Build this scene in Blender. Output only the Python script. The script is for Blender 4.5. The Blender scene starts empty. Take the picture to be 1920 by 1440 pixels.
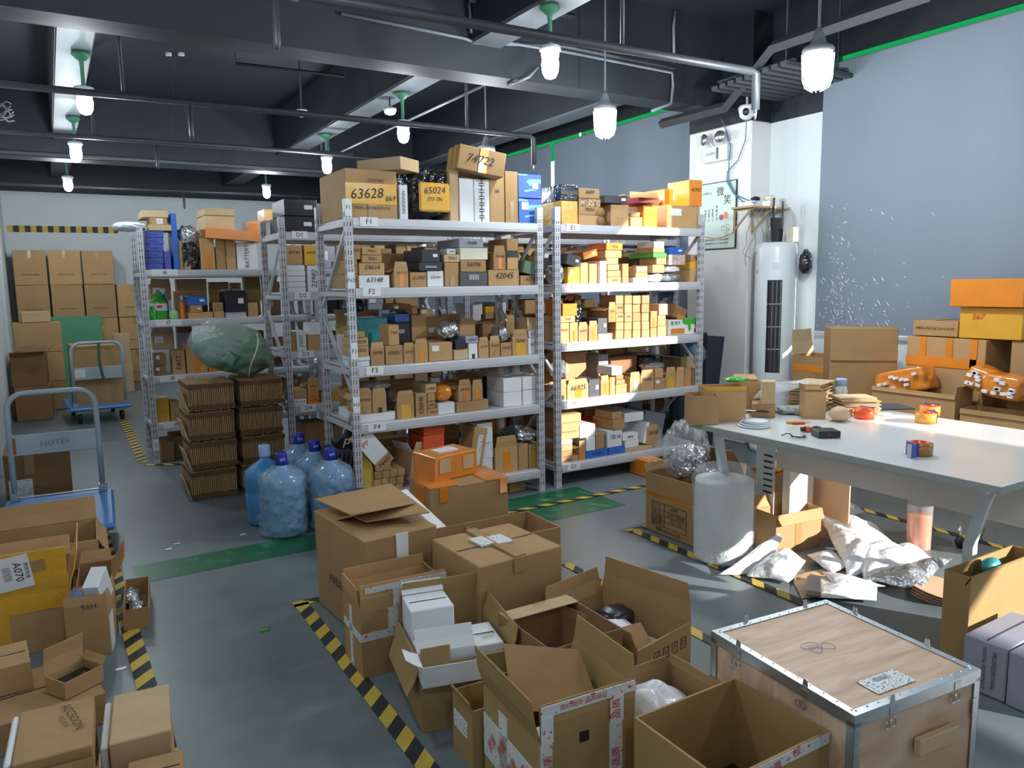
import bpy, math, random
import numpy as np
from mathutils import Vector, Matrix, noise
random.seed(7)
S = bpy.context.scene
PI = math.pi
R = math.radians
# ---------------------------------------------------------------- camera
F_PX, PITCH, YAW, ROLL, CAM_H = 1428.384, .1333, .542, -.0147, 1.4968
_fw = Vector((math.sin(YAW)*math.cos(PITCH), math.cos(YAW)*math.cos(PITCH), -math.sin(PITCH)))
_r = Vector((math.cos(YAW), -math.sin(YAW), 0)); _u = _r.cross(_fw)
_r2 = math.cos(ROLL)*_r + math.sin(ROLL)*_u; _u2 = -math.sin(ROLL)*_r + math.cos(ROLL)*_u
cd = bpy.data.cameras.new('camera'); cam = bpy.data.objects.new('camera', cd); S.collection.objects.link(cam)
cd.sensor_width = 36; cd.lens = F_PX/1920*36; cd.clip_start = .05; cd.clip_end = 200
_m = Matrix((_r2, _u2, -_fw)).transposed().to_4x4(); _m.translation = (0, 0, CAM_H)
cam.matrix_world = _m; S.camera = cam
# ---------------------------------------------------------------- exposure, sky, sun, fill
S.view_settings.view_transform = 'Standard'; S.view_settings.look = 'None'
S.view_settings.gamma = 1; S.view_settings.use_curve_mapping = False
S.view_settings.exposure = 0.0
w = bpy.data.worlds.new('sky'); S.world = w; w.use_nodes = True
bg = w.node_tree.nodes['Background']; bg.inputs[0].default_value = (.8, .88, 1, 1); bg.inputs[1].default_value = 2.6
sun_d = bpy.data.lights.new('sun', 'SUN'); sun_d.energy = 10; sun_d.angle = R(.6); sun_d.color = (1, .96, .9)
sun = bpy.data.objects.new('sun', sun_d); S.collection.objects.link(sun)
sun.rotation_euler = Vector((-.5, .86, -.36)).to_track_quat('-Z', 'Y').to_euler()
LAMP_W = 33
try:
    S.cycles.use_denoising = True; S.cycles.max_bounces = 8; S.cycles.sample_clamp_indirect = 6
    S.cycles.transparent_max_bounces = 16; S.cycles.caustics_reflective = False; S.cycles.caustics_refractive = False
except Exception: pass

# ---------------------------------------------------------------- pixel -> place (measured on the photo, each at its own depth)
def ray(x, y): return _fw*F_PX + _r2*(x-960) - _u2*(y-720)
def PZ(x, y, z=0.0):
    d = ray(x, y); t = (z-CAM_H)/d.z; return Vector((d.x*t, d.y*t, z))
def PY(x, y, Y):
    d = ray(x, y); t = Y/d.y; return d.x*t, CAM_H+d.z*t
def PX(x, y, X):
    d = ray(x, y); t = X/d.x; return d.y*t, CAM_H+d.z*t

# ---------------------------------------------------------------- materials
MATS = {}
def node_mat(name):
    m = bpy.data.materials.new(name); m.use_nodes = True; MATS[name] = m
    return m, m.node_tree.nodes, m.node_tree.links, m.node_tree.nodes['Principled BSDF']
def mat(name, col, rough=.6, metal=0, bump=0, bscale=40, bd=.01, alpha=1, emit=None, var=.0, trans=0, coat=0, noise_amt=.12, nscale=9):
    m, n, l, p = node_mat(name)
    p.inputs['Roughness'].default_value = rough; p.inputs['Metallic'].default_value = metal
    p.inputs['Alpha'].default_value = alpha; p.inputs['Transmission Weight'].default_value = trans
    p.inputs['Coat Weight'].default_value = coat; p.inputs['Coat Roughness'].default_value = .12
    tc = n.new('ShaderNodeTexCoord'); nz = n.new('ShaderNodeTexNoise'); nz.inputs['Scale'].default_value = nscale
    nz.inputs['Detail'].default_value = 5; l.new(tc.outputs['Object'], nz.inputs['Vector'])
    mr = n.new('ShaderNodeMapRange'); mr.inputs[3].default_value = 1-noise_amt; mr.inputs[4].default_value = 1+noise_amt
    l.new(nz.outputs['Fac'], mr.inputs[0]); out = mr.outputs[0]
    if var:
        oi = n.new('ShaderNodeObjectInfo'); m2 = n.new('ShaderNodeMapRange'); m2.inputs[3].default_value = 1-var; m2.inputs[4].default_value = 1+var
        l.new(oi.outputs['Random'], m2.inputs[0]); mu = n.new('ShaderNodeMath'); mu.operation = 'MULTIPLY'
        l.new(out, mu.inputs[0]); l.new(m2.outputs[0], mu.inputs[1]); out = mu.outputs[0]
    vm = n.new('ShaderNodeVectorMath'); vm.operation = 'SCALE'; vm.inputs[0].default_value = col
    l.new(out, vm.inputs['Scale']); l.new(vm.outputs[0], p.inputs['Base Color'])
    if bump:
        b = n.new('ShaderNodeBump'); b.inputs['Strength'].default_value = bump; b.inputs['Distance'].default_value = bd
        n2 = n.new('ShaderNodeTexNoise'); n2.inputs['Scale'].default_value = bscale; n2.inputs['Detail'].default_value = 3
        l.new(tc.outputs['Object'], n2.inputs['Vector']); l.new(n2.outputs['Fac'], b.inputs['Height']); l.new(b.outputs[0], p.inputs['Normal'])
    if emit: p.inputs['Emission Color'].default_value = (*emit[0], 1); p.inputs['Emission Strength'].default_value = emit[1]
    return m
def card(name, col, var=.18):
    m, n, l, p = node_mat(name); p.inputs['Roughness'].default_value = .72; p.inputs['Specular IOR Level'].default_value = .25
    tc = n.new('ShaderNodeTexCoord'); oi = n.new('ShaderNodeObjectInfo')
    nz = n.new('ShaderNodeTexNoise'); nz.inputs['Scale'].default_value = 7; nz.inputs['Detail'].default_value = 7; l.new(tc.outputs['Object'], nz.inputs['Vector'])
    mp = n.new('ShaderNodeMapping'); mp.inputs['Scale'].default_value = (6, 6, 160); l.new(tc.outputs['Object'], mp.inputs[0])
    fb = n.new('ShaderNodeTexNoise'); fb.inputs['Scale'].default_value = 3; fb.inputs['Detail'].default_value = 2; l.new(mp.outputs[0], fb.inputs['Vector'])
    a = n.new('ShaderNodeMapRange'); a.inputs[3].default_value = .84; a.inputs[4].default_value = 1.14; l.new(nz.outputs['Fac'], a.inputs[0])
    b = n.new('ShaderNodeMapRange'); b.inputs[3].default_value = .92; b.inputs[4].default_value = 1.08; l.new(fb.outputs['Fac'], b.inputs[0])
    c = n.new('ShaderNodeMapRange'); c.inputs[3].default_value = 1-var; c.inputs[4].default_value = 1+var; l.new(oi.outputs['Random'], c.inputs[0])
    m1 = n.new('ShaderNodeMath'); m1.operation = 'MULTIPLY'; l.new(a.outputs[0], m1.inputs[0]); l.new(b.outputs[0], m1.inputs[1])
    m2 = n.new('ShaderNodeMath'); m2.operation = 'MULTIPLY'; l.new(m1.outputs[0], m2.inputs[0]); l.new(c.outputs[0], m2.inputs[1])
    vm = n.new('ShaderNodeVectorMath'); vm.operation = 'SCALE'; vm.inputs[0].default_value = col
    l.new(m2.outputs[0], vm.inputs['Scale']); l.new(vm.outputs[0], p.inputs['Base Color'])
    bp = n.new('ShaderNodeBump'); bp.inputs['Strength'].default_value = .12; bp.inputs['Distance'].default_value = .006
    l.new(nz.outputs['Fac'], bp.inputs['Height']); l.new(bp.outputs[0], p.inputs['Normal'])
    return m
card('card', (.46, .28, .13)); card('card_dark', (.3, .165, .08)); card('card_olive', (.37, .24, .1), .05)
card('strap_brown', (.13, .07, .035), .05); card('card_pale', (.56, .4, .23), .08); card('card_old', (.4, .245, .115), .05)
mat('orange_tape', (.75, .24, .02), .28, bump=.25, bscale=25, coat=.6, var=.08)
mat('yellow_tape', (.72, .38, .035), .28, bump=.3, bscale=25, coat=.6, var=.05)
mat('tan_tape', (.4, .24, .1), .25, coat=.4)
mat('clear_tape', (.85, .87, .86), .3, coat=.6)
mat('white_box', (.72, .73, .75), .5, var=.07, noise_amt=.04); mat('cream_box', (.7, .66, .52), .55, noise_amt=.04)
mat('grey_box', (.33, .34, .4), .55, noise_amt=.05); mat('dark_grey_box', (.07, .07, .08), .45, noise_amt=.08)
mat('black_box', (.015, .016, .02), .4, noise_amt=.1, var=.2); mat('blue_box', (.03, .13, .5), .4, noise_amt=.2)
mat('navy_box', (.07, .1, .42), .4, noise_amt=.15); mat('red_box', (.72, .1, .03), .45, noise_amt=.08); mat('wine_box', (.28, .02, .05), .4)
mat('green_box', (.09, .17, .11), .55); mat('bright_green', (.05, .4, .05), .45); mat('teal_box', (.05, .33, .36), .45)
mat('pink_box', (.65, .36, .24), .55); mat(bd=.04, name='silver_film', col=(.55, .57, .6), rough=.22, metal=.75, bump=1, bscale=14)
mat(bd=.04, name='black_film', col=(.012, .013, .016), rough=.14, bump=1, bscale=12, coat=.6)
mat('purple_bag', (.17, .03, .12), .3, bump=.8, bscale=30)
mat(bd=.04, name='white_film', col=(.8, .82, .85), rough=.25, bump=.5, bscale=10)
mat(bd=.04, name='clear_film', col=(.85, .9, .95), rough=.1, alpha=.2, bump=1, bscale=9, coat=.5)
mat('foam', (.82, .82, .83), .7, bump=.2, bscale=120, noise_amt=.03); mat('bubble_film', (.8, .84, .84), .35, alpha=.97, bump=.5, bscale=90, noise_amt=.04)
mat('label_white', (.78, .8, .82), .45, noise_amt=.02); mat('ink', (.02, .02, .025), .6); mat('ink_red', (.6, .03, .03), .6)
mat('ink_blue', (.03, .07, .4), .5); mat('ink_white', (.8, .8, .8), .5); mat('ink_grey', (.25, .25, .27), .6)
mat('rack_paint', (.56, .56, .6), .38, metal=.15, noise_amt=.05); mat('rack_inner', (.2, .22, .25), .4, metal=.5)
mat('slot_dark', (.03, .03, .035), .8); mat('zinc', (.5, .54, .56), .35, metal=.85, noise_amt=.2, nscale=25)
mat('wall_white', (.66, .7, .72), .7, noise_amt=.05, nscale=2); mat('wall_black', (.012, .016, .021), .6, noise_amt=.2)
mat('column_white', (.8, .8, .78), .6, noise_amt=.03)
mat('ceiling_paint', (.026, .032, .04), .55, bump=.3, bscale=5, noise_amt=.15, nscale=3)
mat('lit_soffit_and_trunk', (.13, .15, .165), .5, noise_amt=.1, nscale=3)  # lamplight on beam soffits put into the colour; also colours a cable trunk
mat('duct_paint', (.05, .056, .065), .45, noise_amt=.1); mat('pipe_paint', (.05, .055, .062), .45, noise_amt=.3, nscale=20); mat('conduit', (.2, .22, .24), .4, noise_amt=.2)
mat('green_paint_metal', (.1, .34, .2), .4); mat('lamp_white', (.75, .78, .8), .35)
mat('lamp_glow', (1, 1, 1), .4, emit=((.93, .97, 1), 14))
mat('table_white', (.72, .74, .73), .18, noise_amt=.02, coat=.3); mat('table_edge', (.36, .4, .36), .45, noise_amt=.05); mat('table_panel', (.62, .58, .52), .5, noise_amt=.03)
mat('leg_paint', (.62, .67, .66), .4, noise_amt=.02); mat('leg_cream', (.78, .74, .66), .4, noise_amt=.02)
mat('blue_plastic', (.07, .24, .58), .42, noise_amt=.1); mat('trolley_paint', (.36, .42, .45), .4, noise_amt=.12, nscale=14)
mat('rubber', (.015, .015, .016), .6); mat('black_plastic', (.02, .02, .022), .3, noise_amt=.05)
mat('orange_plastic', (.8, .1, .02), .3, noise_amt=.03); mat('amber_plastic', (.75, .33, .04), .3); mat('indigo_plastic', (.06, .1, .4), .3); mat('brown_tape', (.33, .15, .04), .25)
mat('water_blue', (.06, .25, .5), .12, alpha=.95, coat=.4, noise_amt=.15); mat(bd=.04, name='bag_blue', col=(.55, .7, .8), rough=.1, alpha=.3, bump=1, bscale=16, coat=.5)
mat('cap_blue', (.02, .03, .35), .3); mat('cap_pale', (.35, .5, .75), .4)
mat(bd=.04, name='green_sack', col=(.16, .27, .19), rough=.42, bump=.8, bscale=9, noise_amt=.1); mat('green_board', (.1, .3, .17), .8, noise_amt=.1); mat('green_net', (.02, .1, .05), .7)
mat('soap_green', (.05, .42, .03), .2, noise_amt=.03, coat=.5); mat('soap_clear', (.35, .6, .3), .2, alpha=.7); mat('jeans', (.03, .04, .06), .85); mat('blue_cloth', (.1, .2, .33), .9)
mat('ac_white', (.75, .8, .83), .3, noise_amt=.02); mat('clear_pane', (.8, .9, .9), .05, alpha=.12)
mat('green_strip', (.1, .75, .35), .5, trans=0, alpha=1); mat('plywood_plain', (.6, .42, .24), .6)
mat('photo_box', (.55, .4, .35), .4, noise_amt=.8, nscale=30); mat('peel_white', (.7, .72, .75), .7)
mat('frame_black', (.02, .02, .025), .4); mat('poster_paper', (.62, .74, .66), .5, noise_amt=.1, nscale=2)
mat('pcb_black', (.02, .02, .022), .35); mat('silver_metal', (.6, .62, .64), .25, metal=.9)
mat('juice', (.75, .22, .06), .15, noise_amt=.03); mat('glass_clear', (.95, .97, .97), .05, alpha=.22, coat=1)
mat('peach_paper', (.62, .4, .25), .6); mat('lilac_box', (.33, .34, .42), .6, noise_amt=.03); mat('rust', (.35, .1, .03), .8)
def plywood():
    m, n, l, p = node_mat('plywood'); p.inputs['Roughness'].default_value = .5
    tc = n.new('ShaderNodeTexCoord'); mp = n.new('ShaderNodeMapping'); mp.inputs['Scale'].default_value = (2, 14, 5); mp.inputs['Rotation'].default_value = (0, 0, .25)
    l.new(tc.outputs['Object'], mp.inputs[0]); nz = n.new('ShaderNodeTexNoise'); nz.inputs['Scale'].default_value = 1.6; nz.inputs['Detail'].default_value = 6; nz.inputs['Distortion'].default_value = .8
    l.new(mp.outputs[0], nz.inputs['Vector']); cr = n.new('ShaderNodeValToRGB')
    cr.color_ramp.elements[0].position = .3; cr.color_ramp.elements[0].color = (.5, .3, .18, 1); cr.color_ramp.elements[1].position = .62; cr.color_ramp.elements[1].color = (.7, .5, .36, 1)
    l.new(nz.outputs['Fac'], cr.inputs[0]); l.new(cr.outputs[0], p.inputs['Base Color'])
plywood()
def floor_mat():
    m, n, l, p = node_mat('floor_epoxy'); tc = n.new('ShaderNodeTexCoord')
    nz = n.new('ShaderNodeTexNoise'); nz.inputs['Scale'].default_value = 1.3; nz.inputs['Detail'].default_value = 8; nz.inputs['Roughness'].default_value = .65; l.new(tc.outputs['Object'], nz.inputs['Vector'])
    cr = n.new('ShaderNodeValToRGB'); cr.color_ramp.elements[0].position = .35; cr.color_ramp.elements[0].color = (.115, .145, .16, 1)
    cr.color_ramp.elements[1].position = .7; cr.color_ramp.elements[1].color = (.185, .22, .235, 1)
    l.new(nz.outputs['Fac'], cr.inputs[0]); l.new(cr.outputs[0], p.inputs['Base Color'])
    mr = n.new('ShaderNodeMapRange'); mr.inputs[3].default_value = .25; mr.inputs[4].default_value = .5; l.new(nz.outputs['Fac'], mr.inputs[0]); l.new(mr.outputs[0], p.inputs['Roughness'])
floor_mat()
def floor_green():
    m, n, l, p = node_mat('floor_green'); p.inputs['Roughness'].default_value = .38; tc = n.new('ShaderNodeTexCoord')
    nz = n.new('ShaderNodeTexNoise'); nz.inputs['Scale'].default_value = 9; nz.inputs['Detail'].default_value = 9; l.new(tc.outputs['Object'], nz.inputs['Vector'])
    cr = n.new('ShaderNodeValToRGB'); cr.color_ramp.elements[0].color = (.012, .12, .05, 1); cr.color_ramp.elements[0].position = .55
    e = cr.color_ramp.elements[1]; e.position = .68; e.color = (.04, .22, .12, 1); e2 = cr.color_ramp.elements.new(.74); e2.color = (.2, .33, .28, 1)
    l.new(nz.outputs['Fac'], cr.inputs[0]); l.new(cr.outputs[0], p.inputs['Base Color'])
floor_green()
def stripes(name, sc):
    m, n, l, p = node_mat(name); p.inputs['Roughness'].default_value = .62; tc = n.new('ShaderNodeTexCoord'); sx = n.new('ShaderNodeSeparateXYZ'); l.new(tc.outputs['Object'], sx.inputs[0])
    ad = n.new('ShaderNodeMath'); ad.operation = 'ADD'; l.new(sx.outputs[0], ad.inputs[0]); l.new(sx.outputs[1], ad.inputs[1])
    mu = n.new('ShaderNodeMath'); mu.operation = 'MULTIPLY'; mu.inputs[1].default_value = sc; l.new(ad.outputs[0], mu.inputs[0])
    fr = n.new('ShaderNodeMath'); fr.operation = 'FRACT'; l.new(mu.outputs[0], fr.inputs[0]); gt = n.new('ShaderNodeMath'); gt.operation = 'GREATER_THAN'; gt.inputs[1].default_value = .5; l.new(fr.outputs[0], gt.inputs[0])
    mx = n.new('ShaderNodeMix'); mx.data_type = 'RGBA'; mx.inputs[6].default_value = (.6, .42, .06, 1); mx.inputs[7].default_value = (.02, .022, .026, 1)
    l.new(gt.outputs[0], mx.inputs[0]); l.new(mx.outputs[2], p.inputs['Base Color'])
stripes('hazard', 6.5)
def blind_mat():
    m, n, l, p = node_mat('blind_fabric'); out = n['Material Output']
    p.inputs['Base Color'].default_value = (.27, .32, .39, 1); p.inputs['Roughness'].default_value = .85
    tr = n.new('ShaderNodeBsdfTranslucent'); tr.inputs[0].default_value = (.2, .24, .3, 1); mx = n.new('ShaderNodeMixShader'); mx.inputs[0].default_value = .22
    tc = n.new('ShaderNodeTexCoord'); nz = n.new('ShaderNodeTexNoise'); nz.inputs['Scale'].default_value = .8; mr = n.new('ShaderNodeMapRange'); mr.inputs[3].default_value = .16; mr.inputs[4].default_value = .28
    l.new(tc.outputs['Object'], nz.inputs['Vector']); l.new(nz.outputs['Fac'], mr.inputs[0]); l.new(mr.outputs[0], mx.inputs[0])
    l.new(p.outputs[0], mx.inputs[1]); l.new(tr.outputs[0], mx.inputs[2]); l.new(mx.outputs[0], out.inputs[0])
blind_mat()
def print_mat(name, base, ink, sc, thr):
    m, n, l, p = node_mat(name); p.inputs['Roughness'].default_value = .45; tc = n.new('ShaderNodeTexCoord'); mp = n.new('ShaderNodeMapping'); mp.inputs['Scale'].default_value = sc
    l.new(tc.outputs['Object'], mp.inputs[0]); nz = n.new('ShaderNodeTexNoise'); nz.inputs['Scale'].default_value = 1; nz.inputs['Detail'].default_value = 1; l.new(mp.outputs[0], nz.inputs['Vector'])
    gt = n.new('ShaderNodeMath'); gt.operation = 'GREATER_THAN'; gt.inputs[1].default_value = thr; l.new(nz.outputs['Fac'], gt.inputs[0])
    mx = n.new('ShaderNodeMix'); mx.data_type = 'RGBA'; mx.inputs[6].default_value = (*base, 1); mx.inputs[7].default_value = (*ink, 1); l.new(gt.outputs[0], mx.inputs[0]); l.new(mx.outputs[2], p.inputs['Base Color'])
print_mat('label_print', (.76, .79, .8), (.1, .1, .12), (160, 160, 380), .6)
print_mat('tape_print', (.68, .7, .68), (.65, .09, .06), (75, 75, 75), .67)
print_mat('blue_art', (.02, .1, .45), (.15, .5, .85), (6, 6, 22), .58)
print_mat('key_pattern', (.5, .33, .18), (.16, .08, .03), (60, 60, 60), .52)
def tinted():
    m, n, l, p = node_mat('green_glass'); tr = n.new('ShaderNodeBsdfTransparent'); tr.inputs[0].default_value = (.07, .42, .2, 1); mx = n.new('ShaderNodeMixShader'); mx.inputs[0].default_value = .9
    p.inputs['Base Color'].default_value = (.05, .4, .2, 1); p.inputs['Roughness'].default_value = .1; l.new(p.outputs[0], mx.inputs[1]); l.new(tr.outputs[0], mx.inputs[2]); l.new(mx.outputs[0], n['Material Output'].inputs[0])
tinted()
print_mat('old_wall', (.0, .0, .0), (.0, .0, .0), (1, 1, 1), .5)

# ---------------------------------------------------------------- mesh helpers
class MB:
    def __init__(s): s.v = []; s.f = []
    def add(s, vs, fs, M=None):
        o = len(s.v); s.v += [tuple(M @ Vector(v)) if M else tuple(v) for v in vs]; s.f += [tuple(i+o for i in f) for f in fs]; return s
    def box(s, x0, y0, z0, x1, y1, z1, b=0, M=None):
        if x1 < x0: x0, x1 = x1, x0
        if y1 < y0: y0, y1 = y1, y0
        if z1 < z0: z0, z1 = z1, z0
        if b <= 0:
            vs = [(x, y, z) for z in (z0, z1) for y in (y0, y1) for x in (x0, x1)]
            return s.add(vs, [(0, 2, 3, 1), (4, 5, 7, 6), (0, 1, 5, 4), (2, 6, 7, 3), (0, 4, 6, 2), (1, 3, 7, 5)], M)
        b = min(b, (x1-x0)*.45, (y1-y0)*.45, (z1-z0)*.45)
        lo = (x0, y0, z0); hi = (x1, y1, z1); vs = []; idx = {}
        for a in range(3):
            for c in range(8):
                sg = ((c & 1), (c >> 1) & 1, (c >> 2) & 1)
                v = [0, 0, 0]
                for k in range(3):
                    e = hi[k] if sg[k] else lo[k]
                    if k != a: e += -b if sg[k] else b
                    v[k] = e
                idx[(a, c)] = len(vs); vs.append(tuple(v))
        fs = []
        for a in range(3):
            k1, k2 = [(1, 2), (2, 0), (0, 1)][a]
            for sgn in (0, 1):
                c0 = sgn << a
                q = [c0, c0 | (1 << k1), c0 | (1 << k1) | (1 << k2), c0 | (1 << k2)]
                if not sgn: q.reverse()
                fs.append(tuple(idx[(a, c)] for c in q))
        for a in range(3):
            k1, k2 = [(1, 2), (2, 0), (0, 1)][a]
            for s1 in (0, 1):
                for s2 in (0, 1):
                    cA = (s1 << k1) | (s2 << k2); cB = cA | (1 << a)
                    q = [idx[(k1, cA)], idx[(k1, cB)], idx[(k2, cB)], idx[(k2, cA)]]
                    if s1 != s2: q.reverse()
                    fs.append(tuple(q))
        for c in range(8):
            t = [idx[(0, c)], idx[(1, c)], idx[(2, c)]]
            if bin(c).count('1') % 2 == 0: t.reverse()
            fs.append(tuple(t))
        return s.add(vs, fs, M)
    def prism(s, pts, axis, a, b):
        # closed polygon pts (2-D) extruded along axis from a to b
        n = len(pts); vs = []
        for t in (a, b):
            for p in pts:
                v = [p[0], p[1]]; v.insert(axis, t); vs.append(tuple(v))
        fs = [tuple(range(n))[::-1], tuple(range(n, 2*n))] + [(i, (i+1) % n, n+(i+1) % n, n+i) for i in range(n)]
        return s.add(vs, fs)
    def slab(s, q, t):
        # quad / polygon q (3-D, in order) thickened by t along its normal
        q = [Vector(p) for p in q]; nn = (q[1]-q[0]).cross(q[2]-q[0]).normalized()*t; n = len(q)
        vs = q + [p+nn for p in q]
        return s.add(vs, [tuple(range(n))[::-1], tuple(range(n, 2*n))] + [(i, (i+1) % n, n+(i+1) % n, n+i) for i in range(n)])
    def tube(s, pts, r, n=8, closed=False):
        pts = [Vector(p) for p in pts]; N = len(pts); o = len(s.v); up = None
        for i, p in enumerate(pts):
            a = pts[i-1] if (i > 0 or closed) else p; b = pts[(i+1) % N] if (i < N-1 or closed) else p
            t = (b-a).normalized() if (b-a).length > 1e-9 else Vector((0, 0, 1))
            if up is None: up = Vector((0, 0, 1)) if abs(t.z) < .9 else Vector((1, 0, 0))
            x = (up - t*up.dot(t)); x = x.normalized() if x.length > 1e-6 else t.orthogonal().normalized(); y = t.cross(x); up = x
            rr = r[i] if isinstance(r, (list, tuple)) else r
            for k in range(n):
                an = 2*PI*k/n; s.v.append(tuple(p + x*rr*math.cos(an) + y*rr*math.sin(an)))
        for i in range(N if closed else N-1):
            for k in range(n):
                j = (i+1) % N; s.f.append((o+i*n+k, o+i*n+(k+1) % n, o+j*n+(k+1) % n, o+j*n+k))
        if not closed: s.f.append(tuple(o+k for k in range(n))[::-1]); s.f.append(tuple(o+(N-1)*n+k for k in range(n)))
        return s
    def lathe(s, prof, n=24, c=(0, 0, 0), fn=None, caps=True):
        o = len(s.v)
        for r, z in prof:
            for k in range(n):
                an = 2*PI*k/n; rr = r if fn is None else r*fn(an, z)
                s.v.append((c[0]+rr*math.cos(an), c[1]+rr*math.sin(an), c[2]+z))
        for i in range(len(prof)-1):
            for k in range(n): s.f.append((o+i*n+k, o+i*n+(k+1) % n, o+(i+1)*n+(k+1) % n, o+(i+1)*n+k))
        if caps:
            s.f.append(tuple(o+k for k in range(n))[::-1]); s.f.append(tuple(o+(len(prof)-1)*n+k for k in range(n)))
        return s
    def mesh(s, name, m, smooth=False):
        me = bpy.data.meshes.new(name); me.from_pydata(s.v, [], s.f); me.validate(); me.update()
        me.materials.append(MATS[m])
        if smooth: me.polygons.foreach_set('use_smooth', [True]*len(me.polygons))
        return me
    def build(s, name, m, parent=None, smooth=False): return link(name, s.mesh(name, m, smooth), parent)
def link(name, data, parent=None):
    o = bpy.data.objects.new(name, data); S.collection.objects.link(o)
    if parent: o.parent = parent
    return o
def tag(o, label=None, cat=None, group=None, kind=None):
    if label: o['label'] = label
    if cat: o['category'] = cat
    if group: o['group'] = group
    if kind: o['kind'] = kind
    return o
def empty(name, loc=(0, 0, 0), rz=0):
    o = link(name, None); o.location = loc; o.rotation_euler = (0, 0, rz); o.empty_display_size = .1; return o
def struct(name, mb, m, parent=None):
    o = mb.build(name, m, parent)
    if not parent: o['kind'] = 'structure'
    return o
_tc = {}
def text_mesh(txt, size, shear=0, m='ink'):
    k = (txt, round(size, 4), shear, m)
    if k in _tc: return _tc[k]
    c = bpy.data.curves.new('lettering', 'FONT'); c.body = txt; c.size = size; c.align_x = 'CENTER'; c.align_y = 'CENTER'; c.shear = shear; c.resolution_u = 2
    c.space_line = .85
    ob = bpy.data.objects.new('lettering_source', c); S.collection.objects.link(ob)
    bpy.context.view_layer.update()
    dg = bpy.context.evaluated_depsgraph_get(); me = bpy.data.meshes.new_from_object(ob.evaluated_get(dg))
    bpy.data.objects.remove(ob); me.name = 'lettering'; me.materials.clear(); me.materials.append(MATS[m]); _tc[k] = me; return me
FACE = {'f': Matrix(((1, 0, 0), (0, 0, -1), (0, 1, 0))), 'l': Matrix(((0, 0, -1), (-1, 0, 0), (0, 1, 0))), 't': Matrix.Identity(3), 'r': Matrix(((0, 0, 1), (1, 0, 0), (0, 1, 0)))}
# sides: f = the y=0 face, l = the x=0 face, t = top, r = the x=sx face
def fpos(face, sx, sy, h, u, v, e):
    if face == 'f': return Vector((u, -e, v))
    if face == 'l': return Vector((-e, sy-u, v))
    if face == 'r': return Vector((sx+e, u, v))
    return Vector((u, v, h+e))
def letter(parent, dims, face, u, v, txt, size, m='ink', rot=0, shear=0, e=.002):
    if not txt: return
    o = link('lettering', text_mesh(txt, size, shear, m), parent)
    o.matrix_local = Matrix.Translation(fpos(face, *dims, u, v, e)) @ (FACE[face] @ Matrix.Rotation(R(rot), 3, 'Z')).to_4x4()
    return o
def patch(parent, dims, face, u0, v0, u1, v1, m, name='tape', e=.0012):
    sx, sy, h = dims; b = MB()
    if face == 'f': b.box(u0, -e, v0, u1, 0, v1)
    elif face == 'l': b.box(-e, sy-u1, v0, 0, sy-u0, v1)
    elif face == 'r': b.box(sx, u0, v0, sx+e, u1, v1)
    else: b.box(u0, v0, h, u1, v1, h+e)
    return b.build(name, m, parent)
def jitter(me, a, seed=0):
    rnd = random.Random(seed)
    off = Vector((rnd.random()*50, rnd.random()*50, rnd.random()*50))
    for v in me.vertices: v.co += (noise.noise_vector(v.co*7+off))*a
def carton(name, label, cat, loc, rz, size, m='card', top='closed', flaps=(), tapes=(), texts=(), group=None, tilt=None, t=.005, jit=.003, seam=True, parent=None, inner=None):
    """a carton whose near bottom corner is at loc; tapes (face,u0,v0,u1,v1,mat[,name]) and texts (face,u,v,str,size[,mat,rot]) in fractions of the face"""
    sx, sy, h = size; b = MB()
    if top == 'closed': b.box(0, 0, 0, sx, sy, h, .004 if min(size) > .12 else .002)
    else:
        b.box(0, 0, 0, sx, sy, t); b.box(0, 0, t, sx, t, h); b.box(0, sy-t, t, sx, sy, h); b.box(0, t, t, t, sy-t, h); b.box(sx-t, t, t, sx, sy-t, h)
    o = b.build(name, m, parent)
    if jit and top == 'closed': jitter(o.data, jit, hash((round(loc[0], 3), round(loc[1], 3))) & 1023)
    if tilt:
        ax, deg = tilt; o.matrix_local = Matrix.Translation(loc) @ Matrix.Rotation(rz, 4, 'Z') @ Matrix.Rotation(R(deg), 4, ax)
    else: o.location = loc; o.rotation_euler = (0, 0, rz)
    for fl in flaps:
        side, ln, ang = fl[:3]; ta = fl[3] if len(fl) > 3 else 0; add_flap(o, size, side, ln, ang, ta, t, fl[4] if len(fl) > 4 else m)
    def wd(face): return {'f': (sx, h), 'l': (sy, h), 'r': (sy, h), 't': (sx, sy)}[face]
    if top == 'closed' and seam and min(sx, sy) > .1:
        patch(o, size, 't', .01, sy/2-.0015, sx-.01, sy/2+.0015, 'slot_dark', 'flap_seam', .0022)
    for tp in tapes:
        W, H = wd(tp[0]); patch(o, size, tp[0], tp[1]*W, tp[2]*H, tp[3]*W, tp[4]*H, tp[5], tp[6] if len(tp) > 6 else 'tape', .0014+(.0008 if len(tp) > 6 else 0)+(jit*.7 if top == 'closed' else 0))
    for tx in texts:
        W, H = wd(tx[0]); letter(o, size, tx[0], tx[1]*W, tx[2]*H, tx[3], tx[4], tx[5] if len(tx) > 5 else 'ink', tx[6] if len(tx) > 6 else 0, tx[7] if len(tx) > 7 else 0, .0032+(jit*.7 if top == 'closed' else 0))
    return tag(o, label, cat, group)
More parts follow.
